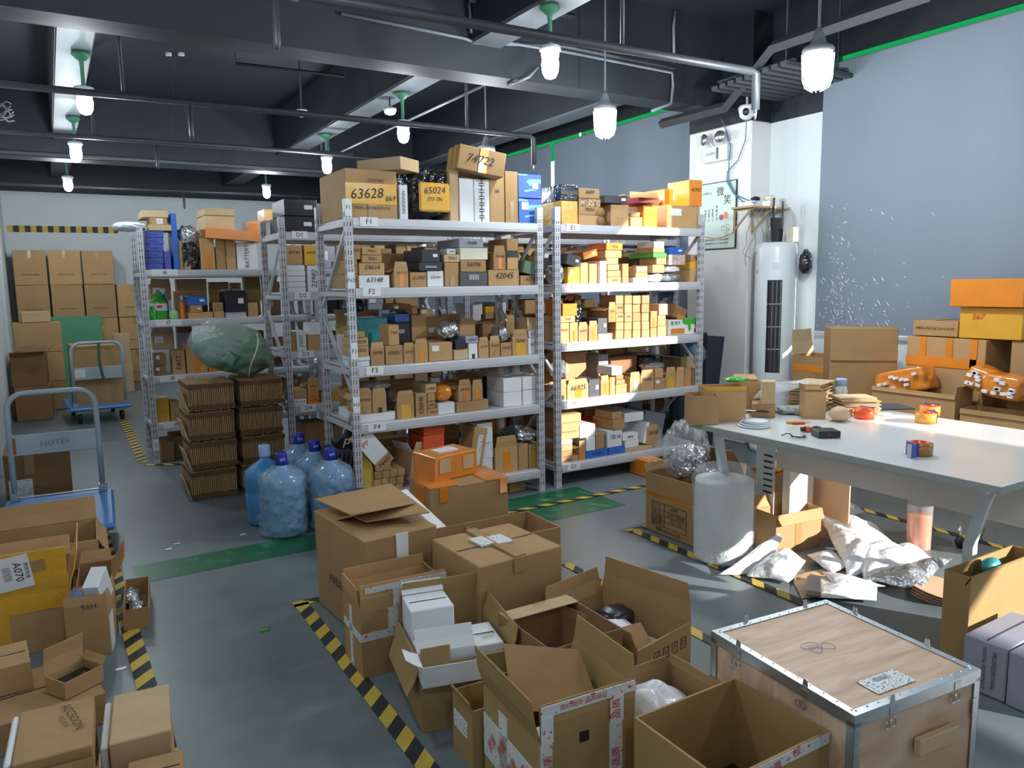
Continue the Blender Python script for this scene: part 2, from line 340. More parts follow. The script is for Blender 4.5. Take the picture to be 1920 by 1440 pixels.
def add_flap(o, size, side, ln, ang, taper, t, m):
    """ang 0 = straight up, 90 = out level, 180 = hanging down outside, -90 = folded in"""
    sx, sy, h = size; a = R(ang); du = math.sin(a)*ln; dz = math.cos(a)*ln
    if side == 'f': p = [(0, 0), (sx, 0)]; out = (0, -1)
    elif side == 'b': p = [(sx, sy), (0, sy)]; out = (0, 1)
    elif side == 'l': p = [(0, sy), (0, 0)]; out = (-1, 0)
    else: p = [(sx, 0), (sx, sy)]; out = (1, 0)
    p0 = Vector((*p[0], h)); p1 = Vector((*p[1], h)); e = (p1-p0).normalized(); d = Vector((out[0]*du, out[1]*du, dz))
    q = [p0, p1, p1+d-e*taper, p0+d+e*taper]
    # slight bend half way, as worn card has
    mid0 = p0+d*.5+e*taper*.5; mid1 = p1+d*.5-e*taper*.5; nrm = e.cross(d).normalized()*(.012*ln/.15)
    mid0 += nrm*.5; mid1 += nrm*.5
    b = MB(); b.slab([p0, p1, mid1, mid0], -t*.7); b.slab([mid0, mid1, q[2], q[3]], -t*.7); return b.build('flap', m, o)
def lump(name, c, rad, m, seed=0, amp=.18, fr=2.5, sub=4, parent=None, flat=.0, rot=None, sharp=False):
    import bmesh
    bm = bmesh.new(); bmesh.ops.create_icosphere(bm, subdivisions=sub, radius=1)
    off = Vector((seed*3.1, seed*1.7, seed*.9))
    for v in bm.verts:
        p = v.co.copy(); n = noise.noise(p*fr+off) + .5*noise.noise(p*fr*2.3+off)
        if sharp: n = -abs(n)*1.6
        # squarish body
        k = 1/max(abs(p.x), abs(p.y), abs(p.z), 1e-6)**flat
        v.co = Vector((p.x*rad[0], p.y*rad[1], p.z*rad[2]))*k*(1+amp*n)
        if flat == 0 and v.co.z < -rad[2]*.85: v.co.z = -rad[2]*.85
    me = bpy.data.meshes.new(name); bm.to_mesh(me); bm.free(); me.materials.append(MATS[m]); me.polygons.foreach_set('use_smooth', [True]*len(me.polygons))
    o = link(name, me, parent); o.location = c
    if rot: o.rotation_euler = rot
    return o
def sheet(name, corners, m, amp=.03, seed=1, n=22, th=.003, fr=5, lift=0, parent=None, edge=.25):
    """a crumpled sheet over 4 world corners"""
    A, B, C, D = [Vector(c) for c in corners]; off = Vector((seed*2.3, seed*5.1, 0)); vs = []
    for i in range(n+1):
        for j in range(n+1):
            u, v = i/n, j/n; p = A*(1-u)*(1-v)+B*u*(1-v)+C*u*v+D*(1-u)*v
            w_ = noise.noise(Vector((p.x*fr, p.y*fr*1.6, 0))+off); f = abs(w_)+.45*abs(noise.noise(Vector((p.x*fr*2.7, p.y*fr*2.2, 3))+off))
            bulge = math.sin(PI*u)**.6*math.sin(PI*v)**.6 if 0 < u < 1 and 0 < v < 1 else 0
            z = p.z + lift*bulge + amp*f*(edge+(1-edge)*bulge)
            d = noise.noise_vector(Vector((p.x*3, p.y*3, 1))+off)*amp*.9
            vs.append((p.x+d.x, p.y+d.y, z))
    N = (n+1)**2; vs2 = vs + [(x, y, z-th) for x, y, z in vs]; fs = []
    for i in range(n):
        for j in range(n):
            a = i*(n+1)+j; fs.append((a, a+n+1, a+n+2, a+1)); fs.append((N+a, N+a+1, N+a+n+2, N+a+n+1))
    for i in range(n):
        a, b = i*(n+1), (i+1)*(n+1); fs.append((a, N+a, N+b, b)); a, b = i*(n+1)+n, (i+1)*(n+1)+n; fs.append((b, N+b, N+a, a))
        a, b = i, i+1; fs.append((b, N+b, N+a, a)); a, b = n*(n+1)+i, n*(n+1)+i+1; fs.append((a, N+a, N+b, b))
    mb = MB(); mb.v = vs2; mb.f = fs
    return mb.build(name, m, parent, smooth=True)
# ================================================================ THE ROOM
XL, XR, YB, YN, ZC = -.5, 5.54, 14.2, -6, 3.75
struct('floor', MB().box(XL-.3, YN, -.1, XR+.3, YB+.2, 0), 'floor_epoxy')
struct('ceiling', MB().box(XL-.3, YN, ZC, XR+.3, YB+.2, ZC+.15), 'ceiling_paint')
wb = struct('wall_back', MB().box(XL-.3, YB, 0, XR+.3, YB+.15, 2.99), 'wall_white')
MB().box(XL, YB-.02, 2.99, XR, YB+.14, ZC).build('black_band', 'wall_black', wb)
struct('wall_left', MB().box(XL-.2, YN, 0, XL, YB, ZC), 'wall_white')
struct('wall_near', MB().box(XL-.3, YN-.15, 0, XR+.3, YN, ZC), 'wall_white')
# right wall with two windows, plus unseen openings shaped to steer the sun
W1 = (2.28, 4.19, 1.02, 3.24); W_SUN_LOW = (-5.6, -.3, 1.02, 2.3); W_SUN_HIGH = (0, 2.2, 1.9, 3.24); W2 = (5.6, 12.2, 1.02, 3.24)
wr = MB()
for y0, y1 in ((YN, W_SUN_LOW[0]), (W_SUN_LOW[1], W_SUN_HIGH[0]), (W_SUN_HIGH[1], W1[0]), (W1[1], W2[0]), (W2[1], YB)): wr.box(XR, y0, 0, XR+.2, y1, 2.84)  # includes the unseen pier added to shade part of rack F
wr.box(XR, W_SUN_LOW[0], W_SUN_LOW[3], XR+.2, W_SUN_LOW[1], 2.84)  # unseen infill capping the low opening to block the sun
for a in (W_SUN_LOW, W1, W2, W_SUN_HIGH): wr.box(XR, a[0], 0, XR+.2, a[1], a[2])
wr = struct('wall_right', wr, 'wall_white')
b = MB()
for y0, y1 in ((YN, W_SUN_HIGH[0]), (W_SUN_HIGH[1], W1[0]), (W1[1], W2[0]), (W2[1], YB)): b.box(XR-.004, y0, 2.84, XR+.2, y1, ZC)
for a in (W1, W2, W_SUN_HIGH): b.box(XR-.004, a[0], a[3], XR+.03, a[1], ZC)
b.build('black_band', 'wall_black', wr)
def window(i, a, mull):
    f = MB(); y0, y1, z0, z1 = a
    f.box(XR+.12, y0, z0, XR+.17, y1, z0+.05)
    for y in mull: f.box(XR+.12, y, z0+.05, XR+.17, y+.05, z1)
    o = struct('window_%d' % i, f, 'leg_paint'); ys = [y0]+mull+[y1]
    return o
w1 = window(1, W1, []); window(3, W_SUN_LOW, []); window(4, W_SUN_HIGH, []); w2 = window(2, W2, [7.6, 9.4])  # low and high sun openings are unseen, sized to limit where sunlight lands
for y0, y1 in ((5.6, 7.6), (7.65, 9.4), (9.45, 12.2)): MB().box(XR+.14, y0, 1.07, XR+.15, y1, 3.0).build('pane', 'clear_pane', w2); MB().box(XR+.05, y0, 3.0, XR+.06, y1, 3.28).build('tinted_pane', 'green_glass', w2)
MB().box(XR+.14, 2.28, 1.07, XR+.15, 4.0, 3.0).build('pane', 'clear_pane', w1); MB().box(XR+.05, 2.28, 3.0, XR+.06, 4.19, 3.28).build('tinted_pane', 'green_glass', w1); MB().box(XR+.14, 4.0, 1.02, XR+.15, 4.19, 3.0).build('tinted_pane', 'green_glass', w1)
# column
cl = struct('column', MB().box(5.3, 4.74, 0, XR+.05, 5.49, 2.85, .01), 'column_white')
MB().box(5.3, 4.74, 2.85, XR+.05, 5.49, ZC).build('black_top', 'wall_black', cl)
# roller blinds
def blind(y0, y1, z0, z1, label, skew=0):
    r = MB(); n = 14; 
    for i in range(n):
        a, c = y0+(y1-y0)*i/n, y0+(y1-y0)*(i+1)/n; xa, xc = XR-.05+.006*math.sin(i*1.3), XR-.05+.006*math.sin((i+1)*1.3)
        r.add([(xa, a, z0), (xc, c, z0), (xc, c, z1), (xa, a, z1), (xa+.0015, a, z0), (xc+.0015, c, z0), (xc+.0015, c, z1), (xa+.0015, a, z1)], [(0, 3, 2, 1), (4, 5, 6, 7)])
    o = r.build('roller_blind', 'blind_fabric', None, True); tag(o, label, 'blind')
    MB().tube([(XR-.05, y0, z0), (XR-.05, y1, z0)], .014, 8).build('bottom_rail', 'leg_paint', o)
    MB().tube([(XR-.04, y0, z1), (XR-.04, y1, z1)], .012, 10).build('roller_tube', 'conduit', o)
    return o
bl = blind(2.25, 4.17, 1.04, 3.17, 'large grey blue roller blind beside the air conditioner, paint flaked off low')
rnd = random.Random(3); fl = MB()
for i in range(210):
    yy = min(4.14, 3.97+rnd.gauss(0, .075)) - (rnd.random()**6)*.9; zz = 1.08+abs(rnd.gauss(0, .45)) if rnd.random() < .85 else 1.1+rnd.random()*.4
    if zz > 2.1: continue
    l_ = .006+.03*rnd.random()**2.5; an = R(rnd.uniform(35, 75)); wv = .002+.004*rnd.random()
    dy, dz = math.cos(an)*l_, math.sin(an)*l_; ny, nz = -math.sin(an)*wv, math.cos(an)*wv; x = XR-.0595
    fl.add([(x, yy-dy, zz-dz), (x, yy+ny, zz+nz), (x, yy+dy, zz+dz), (x, yy-ny, zz-nz)], [(0, 1, 2, 3)])
tag(fl.build('paint_flakes', 'peel_white', bl), kind='stuff')
blind(5.62, 8.02, 1.04, 3.17, 'grey blue roller blind behind the racks, nearer side of the bright slit')
blind(8.1, 12.3, 1.04, 3.17, 'grey blue roller blind behind the racks, far side of the bright slit')
# beams
struct('trim_1', MB().box(XL, 5.08, 3.0, XR, 5.34, ZC), 'ceiling_paint')
struct('trim_2', MB().box(XL, 10.55, 3.0, XR, 10.85, ZC), 'ceiling_paint')
for i, (x0, x1) in enumerate(((.18, .42), (2.74, 3.0), (4.72, 4.98))):
    o = struct('trim_%d' % (3+i), MB().box(x0, 5.34, 3.22, x1, 10.55, ZC).box(x0, 10.85, 3.22, x1, YB, ZC), 'ceiling_paint')
    MB().box(x0+.01, 5.345, 3.2, x1-.01, 10.54, 3.22).build('lit_soffit', 'lit_soffit_and_trunk', o)  # paler underside: light of the rod lamps painted in
o = struct('trim_6', MB().box(2.74, YN, 3.22, 3.0, 5.08, ZC).box(.18, YN, 3.22, .42, 5.08, ZC), 'ceiling_paint')
MB().box(2.75, YN, 3.2, 2.99, 5.07, 3.22).build('lit_soffit', 'lit_soffit_and_trunk', o)  # lamp light on this underside is in the colour too
# left wall door frame
d = struct('door_1', MB().box(XL, 7.4, 0, XL+.03, 10.6, 2.35), 'wall_white')
MB().box(XL+.03, 10.62, 0, XL+.07, 10.7, 2.4).box(XL+.03, 7.3, 2.35, XL+.07, 10.7, 2.42).box(XL+.03, 7.3, 0, XL+.07, 7.38, 2.35).build('door_frame', 'leg_paint', d)
# green painted floor bands
g = struct('trim_7', MB().box(.27, 4.17, .0004, 1.55, 4.45, .0016), 'floor_green')
struct('trim_8', MB().box(1.9, 3.86, .0004, 3.2, 4.42, .0016), 'floor_green')

# ================================================================ HAZARD TAPES on the floor
def htape(p, q, wd, label, z=.0026, group=None):
    p = Vector((*p, 0)); q = Vector((*q, 0)); L = (q-p).length; n = max(2, int(L/.12)); b = MB()
    for i in range(n):
        a, c = L*i/n, L*(i+1)/n; b.box(a, -wd/2, 0, c, wd/2, .0012)
    o = b.build('hazard_tape', 'hazard'); o.location = (p.x, p.y, z); o.rotation_euler = (0, 0, math.atan2(q.y-p.y, q.x-p.x)); return tag(o, label, 'tape', group)
htape((.905, 3.47), (.88, .9), .065, 'black and yellow floor tape along the aisle left of the big open cartons')
htape((.87, 3.47), (1.6, 3.47), .06, 'black and yellow floor tape behind the large carton marked made in China')
htape((2.9, 3.42), (2.86, 1.5), .06, 'black and yellow floor tape running under the bubble wrap roll', z=.004)
htape((2.86, 3.43), (3.4, 3.43), .055, 'black and yellow floor tape end behind the carton with the printed table')
htape((2.245, 3.2), (2.245, 1.2), .055, 'black and yellow floor tape beyond the cartons, leading to the wooden crate')
htape((4.4, 4.3), (4.4, 1.6), .055, 'black and yellow floor tape under the white table')
htape((.16, 5.45), (.215, 2.0), .07, 'black and yellow floor tape beside the cartons at the left wall')
htape((1.95, 4.15), (4.6, 4.15), .05, 'black and yellow floor tape on the green band before the racks', z=.0045)
a, c = PZ(231, 787), PZ(268, 868); htape((a.x, a.y), (c.x, c.y), .08, 'black and yellow floor tape beside the far left rack')
a, c = PZ(272, 872), PZ(372, 870); htape((a.x, a.y), (c.x, c.y), .06, 'black and yellow floor tape in front of the far left rack foot')
o = MB().box(0, 0, 0, 1.52, .0012, .1).build('hazard_tape', 'hazard'); o.location = (-.46, YB-.0035, 2.37); o.rotation_euler = (0, R(-.3), 0); tag(o, 'black and yellow tape stuck across the white back wall', 'tape')

# ================================================================ LAMPS
def add_light(x, y, z):
    ld = bpy.data.lights.new('lamp_light', 'POINT'); ld.energy = LAMP_W; ld.shadow_soft_size = .07; ld.color = (.86, .95, 1)
    o = link('lamp_light', ld); o.location = (x, y, z); return o
def lamp_rod(x, y, label):
    r = empty('ceiling_lamp', (x, y, 3.2)); tag(r, label, 'lamp', 'lamps under the ceiling')
    MB().lathe([(.06, -.001), (.065, -.02), (.035, -.05), (.018, -.06), (.014, -.1), (.014, -.28), (.03, -.3)], 14).build('rod', 'green_paint_metal', r, True)
    MB().lathe([(.05, -.24), (.066, -.245), (.068, -.27), (.058, -.275), (.056, -.31), (.03, -.315)], 20).build('housing', 'lamp_white', r, True)
    MB().lathe([(.05, -.317), (.056, -.35), (.05, -.4), (.034, -.43), (.008, -.44)], 20).build('bulb', 'lamp_glow', r, True)
    l = add_light(0, 0, -.52); l.parent = r; return r
def lamp_hang(x, y, z, top, label, power=1.35):
    r = empty('hanging_lamp', (x, y, z)); tag(r, label, 'lamp', 'lamps under the ceiling')
    MB().tube([(0, 0, .17), (0, 0, top-z)], .008, 8).build('rod', 'conduit', r)
    MB().lathe([(.012, .24), (.03, .2), (.045, .15), (.085, .13), (.09, .115), (.08, .1)], 20).build('housing', 'conduit', r, True)
    MB().lathe([(.08, .1), (.082, .07), (.073, -.04), (.06, -.075), (.03, -.095), (.004, -.1)], 22).build('bulb', 'lamp_glow', r, True)
    g = MB()
    for k in range(8):
        a = k*PI/4; g.tube([(math.cos(a)*q, math.sin(a)*q, zz) for q, zz in ((.088, .1), (.081, -.04), (.066, -.085), (.03, -.105))], .003, 4)
    g.build('wire_guard', 'lamp_white', r)
    l = add_light(0, 0, -.2); l.parent = r; l.data.energy = LAMP_W*power; return r
lamp_rod(.345, 6.6, 'lit rod lamp on the pale beam strip, upper left')
lamp_rod(.355, 9.05, 'lit rod lamp farther down the left beam strip')
lamp_rod(2.875, 6.62, 'lit rod lamp beside the small white smoke detector')
lamp_rod(2.86, 8.8, 'lit rod lamp just left above the carton marked 63628')
lamp_rod(2.82, 4.16, 'lit green rod lamp in front of the main beam')
lamp_hang(3.74, 4.78, 2.68, ZC, 'lit bell lamp hanging before the far blinds')
lamp_hang(3.78, 6.7, 2.68, ZC, 'lit bell lamp hanging over the carton marked 74722')
lamp_hang(3.86, 2.98, 2.66, ZC, 'largest lit bell lamp with wire guard, beside the big blind', 2.7)
for x, y, w_ in ((.34, 2.6, 'left aisle ahead'), (2.85, 1.4, 'crate'), (.34, -.6, 'left, behind the viewer'), (2.85, -1.4, 'right, behind the viewer'), (2.85, 11.6, 'back wall, right'), (.34, 11.8, 'back wall, left')):
    lamp_rod(x, y, 'rod lamp over the '+w_)
# ================================================================ PIPES
def pipe(name, pts, r, label, m='pipe_paint', cat='pipe', n=8, joints=(), group=None):
    o = MB().tube(pts, r, n).build(name, m, None, True); tag(o, label, cat, group)
    for j in joints:
        c = MB().tube(j[0], j[1], 8).build(j[2], j[3] if len(j) > 3 else m, o, True)
    return o
def head(x, y, z): return ([(x, y, z-.02), (x, y, z-.22), (x, y, z-.25)], [.016, .016, .008], 'sprinkler_drop')
pipe('sprinkler_pipe', [(XL, 6, 2.79), (3.84, 6, 2.8), (3.88, 6, 2.78), (3.88, 6, 2.55)], .024, 'long dark sprinkler pipe across the middle bay, ending in a drop',
     joints=[([(3.88, 6, 2.56), (3.88, 6, 2.5)], [.014, .006], 'sprinkler_head', 'silver_metal'), head(.97, 6, 2.79), ([(3.2, 6, 2.8), (3.2, 6, ZC)], .014, 'hanger'), ([(.55, 6, 2.8), (.55, 6, ZC)], .01, 'hanger')])
pipe('sprinkler_pipe', [(XL, 3.5, 2.745), (3.9, 3.5, 2.79), (3.945, 3.5, 2.775), (3.945, 3.5, 2.56)], .026, 'thick dark sprinkler pipe in front of the main beam',
     joints=[([(3.945, 3.5, 2.56), (3.945, 3.5, 2.5)], [.014, .006], 'sprinkler_head', 'silver_metal'), ([(2.86, 3.5, 2.78), (2.86, 3.5, ZC)], .012, 'hanger'), head(.94, 3.5, 2.76)])
pipe('sprinkler_pipe', [(XL, 8.6, 2.93), (3.1, 8.6, 2.96)], .022, 'thin dark sprinkler pipe in the far bay', joints=[head(1.05, 8.6, 2.93), ([(.5, 8.6, 2.94), (.5, 8.6, ZC)], .012, 'hanger')])
pipe('sprinkler_pipe', [(XL, 12.5, 2.9), (4.6, 12.5, 2.92)], .022, 'farthest dark pipe close to the back wall', joints=[head(1.85, 12.5, 2.9), head(3.6, 12.5, 2.92)])
pipe('conduit', [(XL, 10.5, 3.24), (3.2, 10.5, 3.25), (4.6, 10.5, 3.25)], .014, 'thin grey conduit along the far beam face', 'conduit')
pipe('conduit', [(XL, 10.5, 3.03), (2.4, 10.5, 3.03), (5.2, 10.5, 3.03)], .022, 'pale cable trunk along the lower edge of the far beam', 'lit_soffit_and_trunk')
pipe('conduit', [(3.35, 10.52, 3.03), (3.35, 10.52, ZC)], .016, 'left one of two upright conduits on the far beam', 'conduit')
pipe('conduit', [(3.45, 10.52, 3.03), (3.45, 10.52, ZC)], .016, 'right one of two upright conduits on the far beam', 'conduit')
def cpx(pts, r, label, Y=5.055, m='conduit'):
    q = []
    for x, y in pts:
        X, z = PY(x, y, Y); q.append((X, Y, min(z, ZC-.02)))
    return pipe('conduit', q, r, label, m)
cpx([(640, 26), (870, 72), (892, 80), (1060, 88), (1265, 129)], .012, 'upper grey conduit clipped to the main beam face')
cpx([(880, 5), (884, 60), (905, 73), (1060, 97), (1260, 136), (1262, 160), (1258, 195), (1222, 208)], .012, 'lower grey conduit that bends down at the end of the main beam', 5.03)
cpx([(1266, 10), (1263, 50), (1264, 118)], .012, 'upright grey conduit at the top right of the main beam', 5.055)
pipe('conduit', [(3.2, 5.37, 3.1), (3.2, 10.0, 3.1)], .012, 'grey conduit running away beside the smoke detector', 'conduit')
X0, z0 = PY(970, 162, 5.06); X1, z1 = PY(1010, 125, 5.02)
pipe('conduit', [(X1, 5.03, z1), (X1-.08, 5.03, z1-.08), (X0, 5.03, z0+.03), (X0, 5.2, 2.99)], .011, 'short bent conduit under the main beam by the rod lamp', 'conduit')
# dark cable duct at upper right
def P3(x, y, z): v = PZ(x, y, z); return (v.x, v.y, v.z)
tag(MB().tube([P3(1745, -12, 3.2), P3(1450, 88, 3.2), P3(1362, 200, 2.93), P3(1240, 232, 2.93)], .045, 4).build('cable_duct', 'duct_paint'), 'square dark cable duct bending down above the white column', 'duct')
tag(MB().tube([P3(560, -3, 3.3), P3(440, -6, 3.3)], .02, 6).build('conduit', 'conduit'), 'short conduit at the very top edge', 'pipe')
X, z = 4.45, 3.05
for k in range(9):
    y = 4.62-.085*k
    o = MB().box(4.72, y-.03, 3.0+.004*k, XR-.01, y+.03, 3.035+.004*k, .004).build('louvre_slat', 'duct_paint')
    if k == 0: lv = empty('ceiling_louvre', (4.72, 4.2, 3.0)); tag(lv, 'row of grey slats hung flat under the ceiling beside the bell lamp', 'louvre')
    o.parent = lv; o.matrix_parent_inverse = Matrix.Translation((-4.72, -4.2, -3.0))
for x in (4.82, 5.42):
    MB().box(x-.02, 3.92, 3.075, x+.02, 4.66, 3.09).build('rail', 'pipe_paint', lv).matrix_parent_inverse = Matrix.Translation((-4.72, -4.2, -3.0)); MB().tube([(x, 4.0, 3.09), (x, 4.0, ZC)], .006, 6).build('hanger', 'pipe_paint', lv).matrix_parent_inverse = Matrix.Translation((-4.72, -4.2, -3.0))
# detectors
def detector(x, y, z, label):
    o = MB().lathe([(.06, 0), (.06, -.02), (.045, -.05), (.02, -.06), (.002, -.062)], 18).build('smoke_detector', 'lamp_white', None, True); o.location = (x, y, z); tag(o, label, 'smoke detector')
    MB().tube([(0, 0, 0), (0, 0, ZC-z)], .008, 6).build('stem', 'pipe_paint', o)
v = PZ(731, 203, 3.1); detector(v.x, v.y, 3.1, 'small white smoke detector beside a rod lamp in the middle bay')
v = PZ(565, 207, 3.15); detector(v.x, v.y, 3.15, 'small white smoke detector at the end of the middle pale beam')
tk = empty('track_rail', (0, 0, 0)); tag(tk, 'short black lighting track at the top over the main beam', 'track')
a, c = PZ(880, -2, 3.45), PZ(1078, 31, 3.45); MB().tube([a, c], .02, 4).build('rail', 'black_box', tk)
for q in (c+Vector((-.1, 0, 0)), a): MB().tube([q, q+Vector((0, 0, .3))], .006, 5).build('hanger', 'pipe_paint', tk)
tk = empty('track_rail', (0, 0, 0)); tag(tk, 'thin black lighting track under the middle ceiling bay', 'track')
a, c = PZ(442, 119, 3.5), PZ(645, 143, 3.5); MB().tube([a, c], .015, 4).build('rail', 'black_box', tk)
for q in (a, c): MB().tube([q, q+Vector((0, 0, .24))], .005, 5).build('hanger', 'pipe_paint', tk)
for i, x in enumerate((316, 340)):
    p = PZ(x, 101, ZC-.01); o = empty('ceiling_hook', p); tag(o, ('left' if i == 0 else 'right')+' one of two thin wires hanging from small white hooks', 'wire')
    MB().lathe([(.03, .008), (.03, -.015), (.006, -.02)], 10).build('hook_plate', 'lamp_white', o)
    MB().tube([(0, 0, 0), (.02*(-1)**i, 0, -.4), (-.02+.06*i, .02, -.75)], .003, 4).build('wire', 'pipe_paint', o)
# white box at left edge and cable tangle
o = MB().box(-.01, 0, 0, .14, .5, .17, .01).build('wall_unit', 'lamp_white'); o.location = (XL+.02, 8.7, 2.86); tag(o, 'white wall box high at the left edge under a cable tangle', 'box')
t = MB(); rnd = random.Random(5)
for k in range(9):
    c0 = Vector((XL+.06, 8.7+.3*rnd.random(), 3.15)); t.tube([c0+Vector((.02*rnd.random()+.28*i/7, .1*math.sin(i+k), .06*math.sin(i*.9+k*1.7))) for i in range(8)], .006, 4)
tag(t.build('cable_tangle', 'conduit'), 'loose tangle of grey cables high at the left edge', 'cables')
# ================================================================ RACKS
_up = None
def upright_mesh(h):
    b = MB(); b.box(0, 0, 0, .046, .004, h).box(0, .004, 0, .004, .036, h).box(.042, .004, 0, .046, .036, h); return b.mesh('upright', 'rack_paint')
def slots_mesh(h):
    b = MB(); z = .06
    while z < h-.04:
        for x in (.013, .031):
            b.add([(x-.004, -.0008, z-.014), (x+.001, -.0008, z-.016), (x+.004, -.0008, z+.014), (x-.001, -.0008, z+.016)], [(0, 1, 2, 3)])
            b.add([(x-.003, -.0008, z+.024), (x+.003, -.0008, z+.024), (x+.003, -.0008, z+.03), (x-.003, -.0008, z+.03)], [(0, 1, 2, 3)])
            b.add([(-.0008, x-.006, z-.014), (-.0008, x-.012, z-.014), (-.0008, x-.012, z+.014), (-.0008, x-.006, z+.014)], [(0, 1, 2, 3)])
        z += .056
    return b.mesh('slots', 'slot_dark')
UM, SM = upright_mesh(2.0), slots_mesh(2.0)
def rack(x0, x1, y, zs, label, labels=(), post=(), lw=.115, depth=.6, slots=True):
    r = empty('shelf_rack', (x0, y, 0)); tag(r, label, 'shelving', 'steel shelf racks'); W = x1-x0
    for px, py in ((0, 0), (W-.046, 0), (0, depth-.036), (W-.046, depth-.036)):
        u = link('upright', UM, r); u.location = (px, py, 0)
        if slots and py == 0 or (slots and px == 0): s = link('slots', SM, u); s['kind'] = 'stuff'
    bm_ = MB().box(.046, -.004, -.062, W-.046, .024, -.002, .003).box(.046, -.008, -.046, W-.046, -.004, -.018).mesh('beam', 'rack_paint')
    pn = MB().box(.03, .006, -.014, W-.03, depth-.006, 0, 0).mesh('shelf_panel', 'rack_paint')
    sb = MB().box(.008, .03, -.05, .03, depth-.03, -.02).mesh('side_beam', 'rack_paint')
    for k, z in enumerate(zs):
        o = link('beam', bm_, r); o.location = (0, 0, z)
        o2 = link('beam', bm_, r); o2.location = (W, depth, z); o2.rotation_euler = (0, 0, PI)
        o3 = link('shelf_panel', pn, r); o3.location = (0, 0, z)
        for xx in (0, W-.04): o4 = link('side_beam', sb, r); o4.location = (xx, 0, z)
        if k < len(labels) and labels[k]:
            p = MB().box(.09, -.0105, z-.05, .09+lw, -.008, z+.004).build('label_plate', 'label_white', r)
            letter(p, (0, 0, 0), 'f', .09+lw/2, z-.023, labels[k], .045, 'ink', e=.0115)
    for i in range(3):
        za, zb = .25+i*.55, .75+i*.55; ya, yb = (depth-.03, .03) if i % 2 == 0 else (.03, depth-.03)
        for xx in (.012, W-.034): MB().slab([(xx, ya-.014, za), (xx, ya+.014, za), (xx, yb+.014, zb), (xx, yb-.014, zb)], .02).build('brace', 'rack_paint', r)
    for txt, z, rt in post:
        p = MB().box(.001, -.003, z-.05, .045, -.0012, z+.05).build('label_plate', 'label_white', r); letter(p, (0, 0, 0), 'f', .023, z, txt, .034, 'ink', rt, e=.0036)
    return r
YF, YD, YI = 4.464, 5.806, 6.985
ZF = (1.892, 1.4714, .9873, .6325, .163); ZE = (1.892, 1.4766, 1.0563, .6376, .1681)
ZD = (1.892, 1.4392, .9935, .5751, .15); ZI = (1.638, 1.2231, .7512, .352)
rack(1.545, 2.955, YF, ZF, 'front rack labelled F1 to F4, beside the water bottles', ('F1', 'F2', 'F3', 'F4', ''), (('F1', 1.95, 0), ('N2', 1.52, 0), ('F3', 1.09, 0), ('H3', .76, 0), ('F5', .09, 0)))
rack(3.055, 4.495, YF, ZE, 'front rack labelled E1 to G1, nearest the white column', ('E1', 'E2', 'E3', 'E4', 'G1'), (('', 1.96, 0),))
rack(1.5, 2.92, YD, ZD, 'second row rack labelled D1 to D4 behind the water bottles', ('D1', 'D2', 'D3', 'D4', ''), lw=.12)
rack(3.04, 4.55, YD, ZD, 'second row rack behind the F and E racks, middle', ('C6', '', '', '', ''))
rack(4.58, 5.5, YD, ZD, 'second row rack nearest the blinds, labelled C1', ('C1', 'C2', '', '', ''))
rack(.655, 2.06, YI, ZI, 'far left rack labelled I6 to I10', ('I6', 'I7', 'I8', 'I9'), (('I10', .17, -90),), lw=.2)
rack(2.1, 3.5, YI, ZI, 'third row rack hidden behind the D rack', slots=False)

# ================================================================ SHELF GOODS
COL = {'b': ('card', 'brown', 'carton'), 'd': ('card_dark', 'dark brown', 'carton'), 'n': ('card_pale', 'pale tan', 'carton'), 'w': ('white_box', 'white', 'white_box'), 'c': ('cream_box', 'cream', 'cream_box'),
       'k': ('black_box', 'black', 'black_box'), 'h': ('dark_grey_box', 'charcoal', 'charcoal_box'), 'a': ('grey_box', 'grey', 'grey_box'), 'o': ('orange_tape', 'orange taped', 'taped_parcel'),
       'y': ('yellow_tape', 'yellow taped', 'taped_parcel'), 'u': ('blue_box', 'blue', 'blue_box'), 'v': ('navy_box', 'violet blue', 'blue_box'), 'r': ('red_box', 'orange red', 'red_box'), 'm': ('wine_box', 'wine red', 'red_box'),
       'g': ('green_box', 'dark green', 'green_box'), 'G': ('bright_green', 'bright green', 'green_box'), 't': ('teal_box', 'teal', 'teal_box'), 'p': ('pink_box', 'pinkish', 'carton'), 's': ('silver_film', 'silver wrapped', 'wrapped_parcel'),
       'U': ('blue_art', 'glossy blue', 'blue_box'), 'K': ('key_pattern', 'key patterned', 'carton'), 'P': ('photo_box', 'picture printed', 'printed_box'), 'f': ('foam', 'white foam', 'foam_block'), 'B': ('black_film', 'black film wrapped', 'wrapped_parcel')}
ORD = ['first', 'second', 'third', 'fourth', 'fifth', 'sixth', 'seventh', 'eighth', 'ninth', 'tenth', 'eleventh', 'twelfth', 'thirteenth', 'fourteenth', 'fifteenth', 'sixteenth', 'seventeenth', 'eighteenth', 'nineteenth', 'twentieth']
def ordw(i): return ORD[i] if i < 20 else 'twenty '+ORD[i-20]
SHELF_TOP = {}
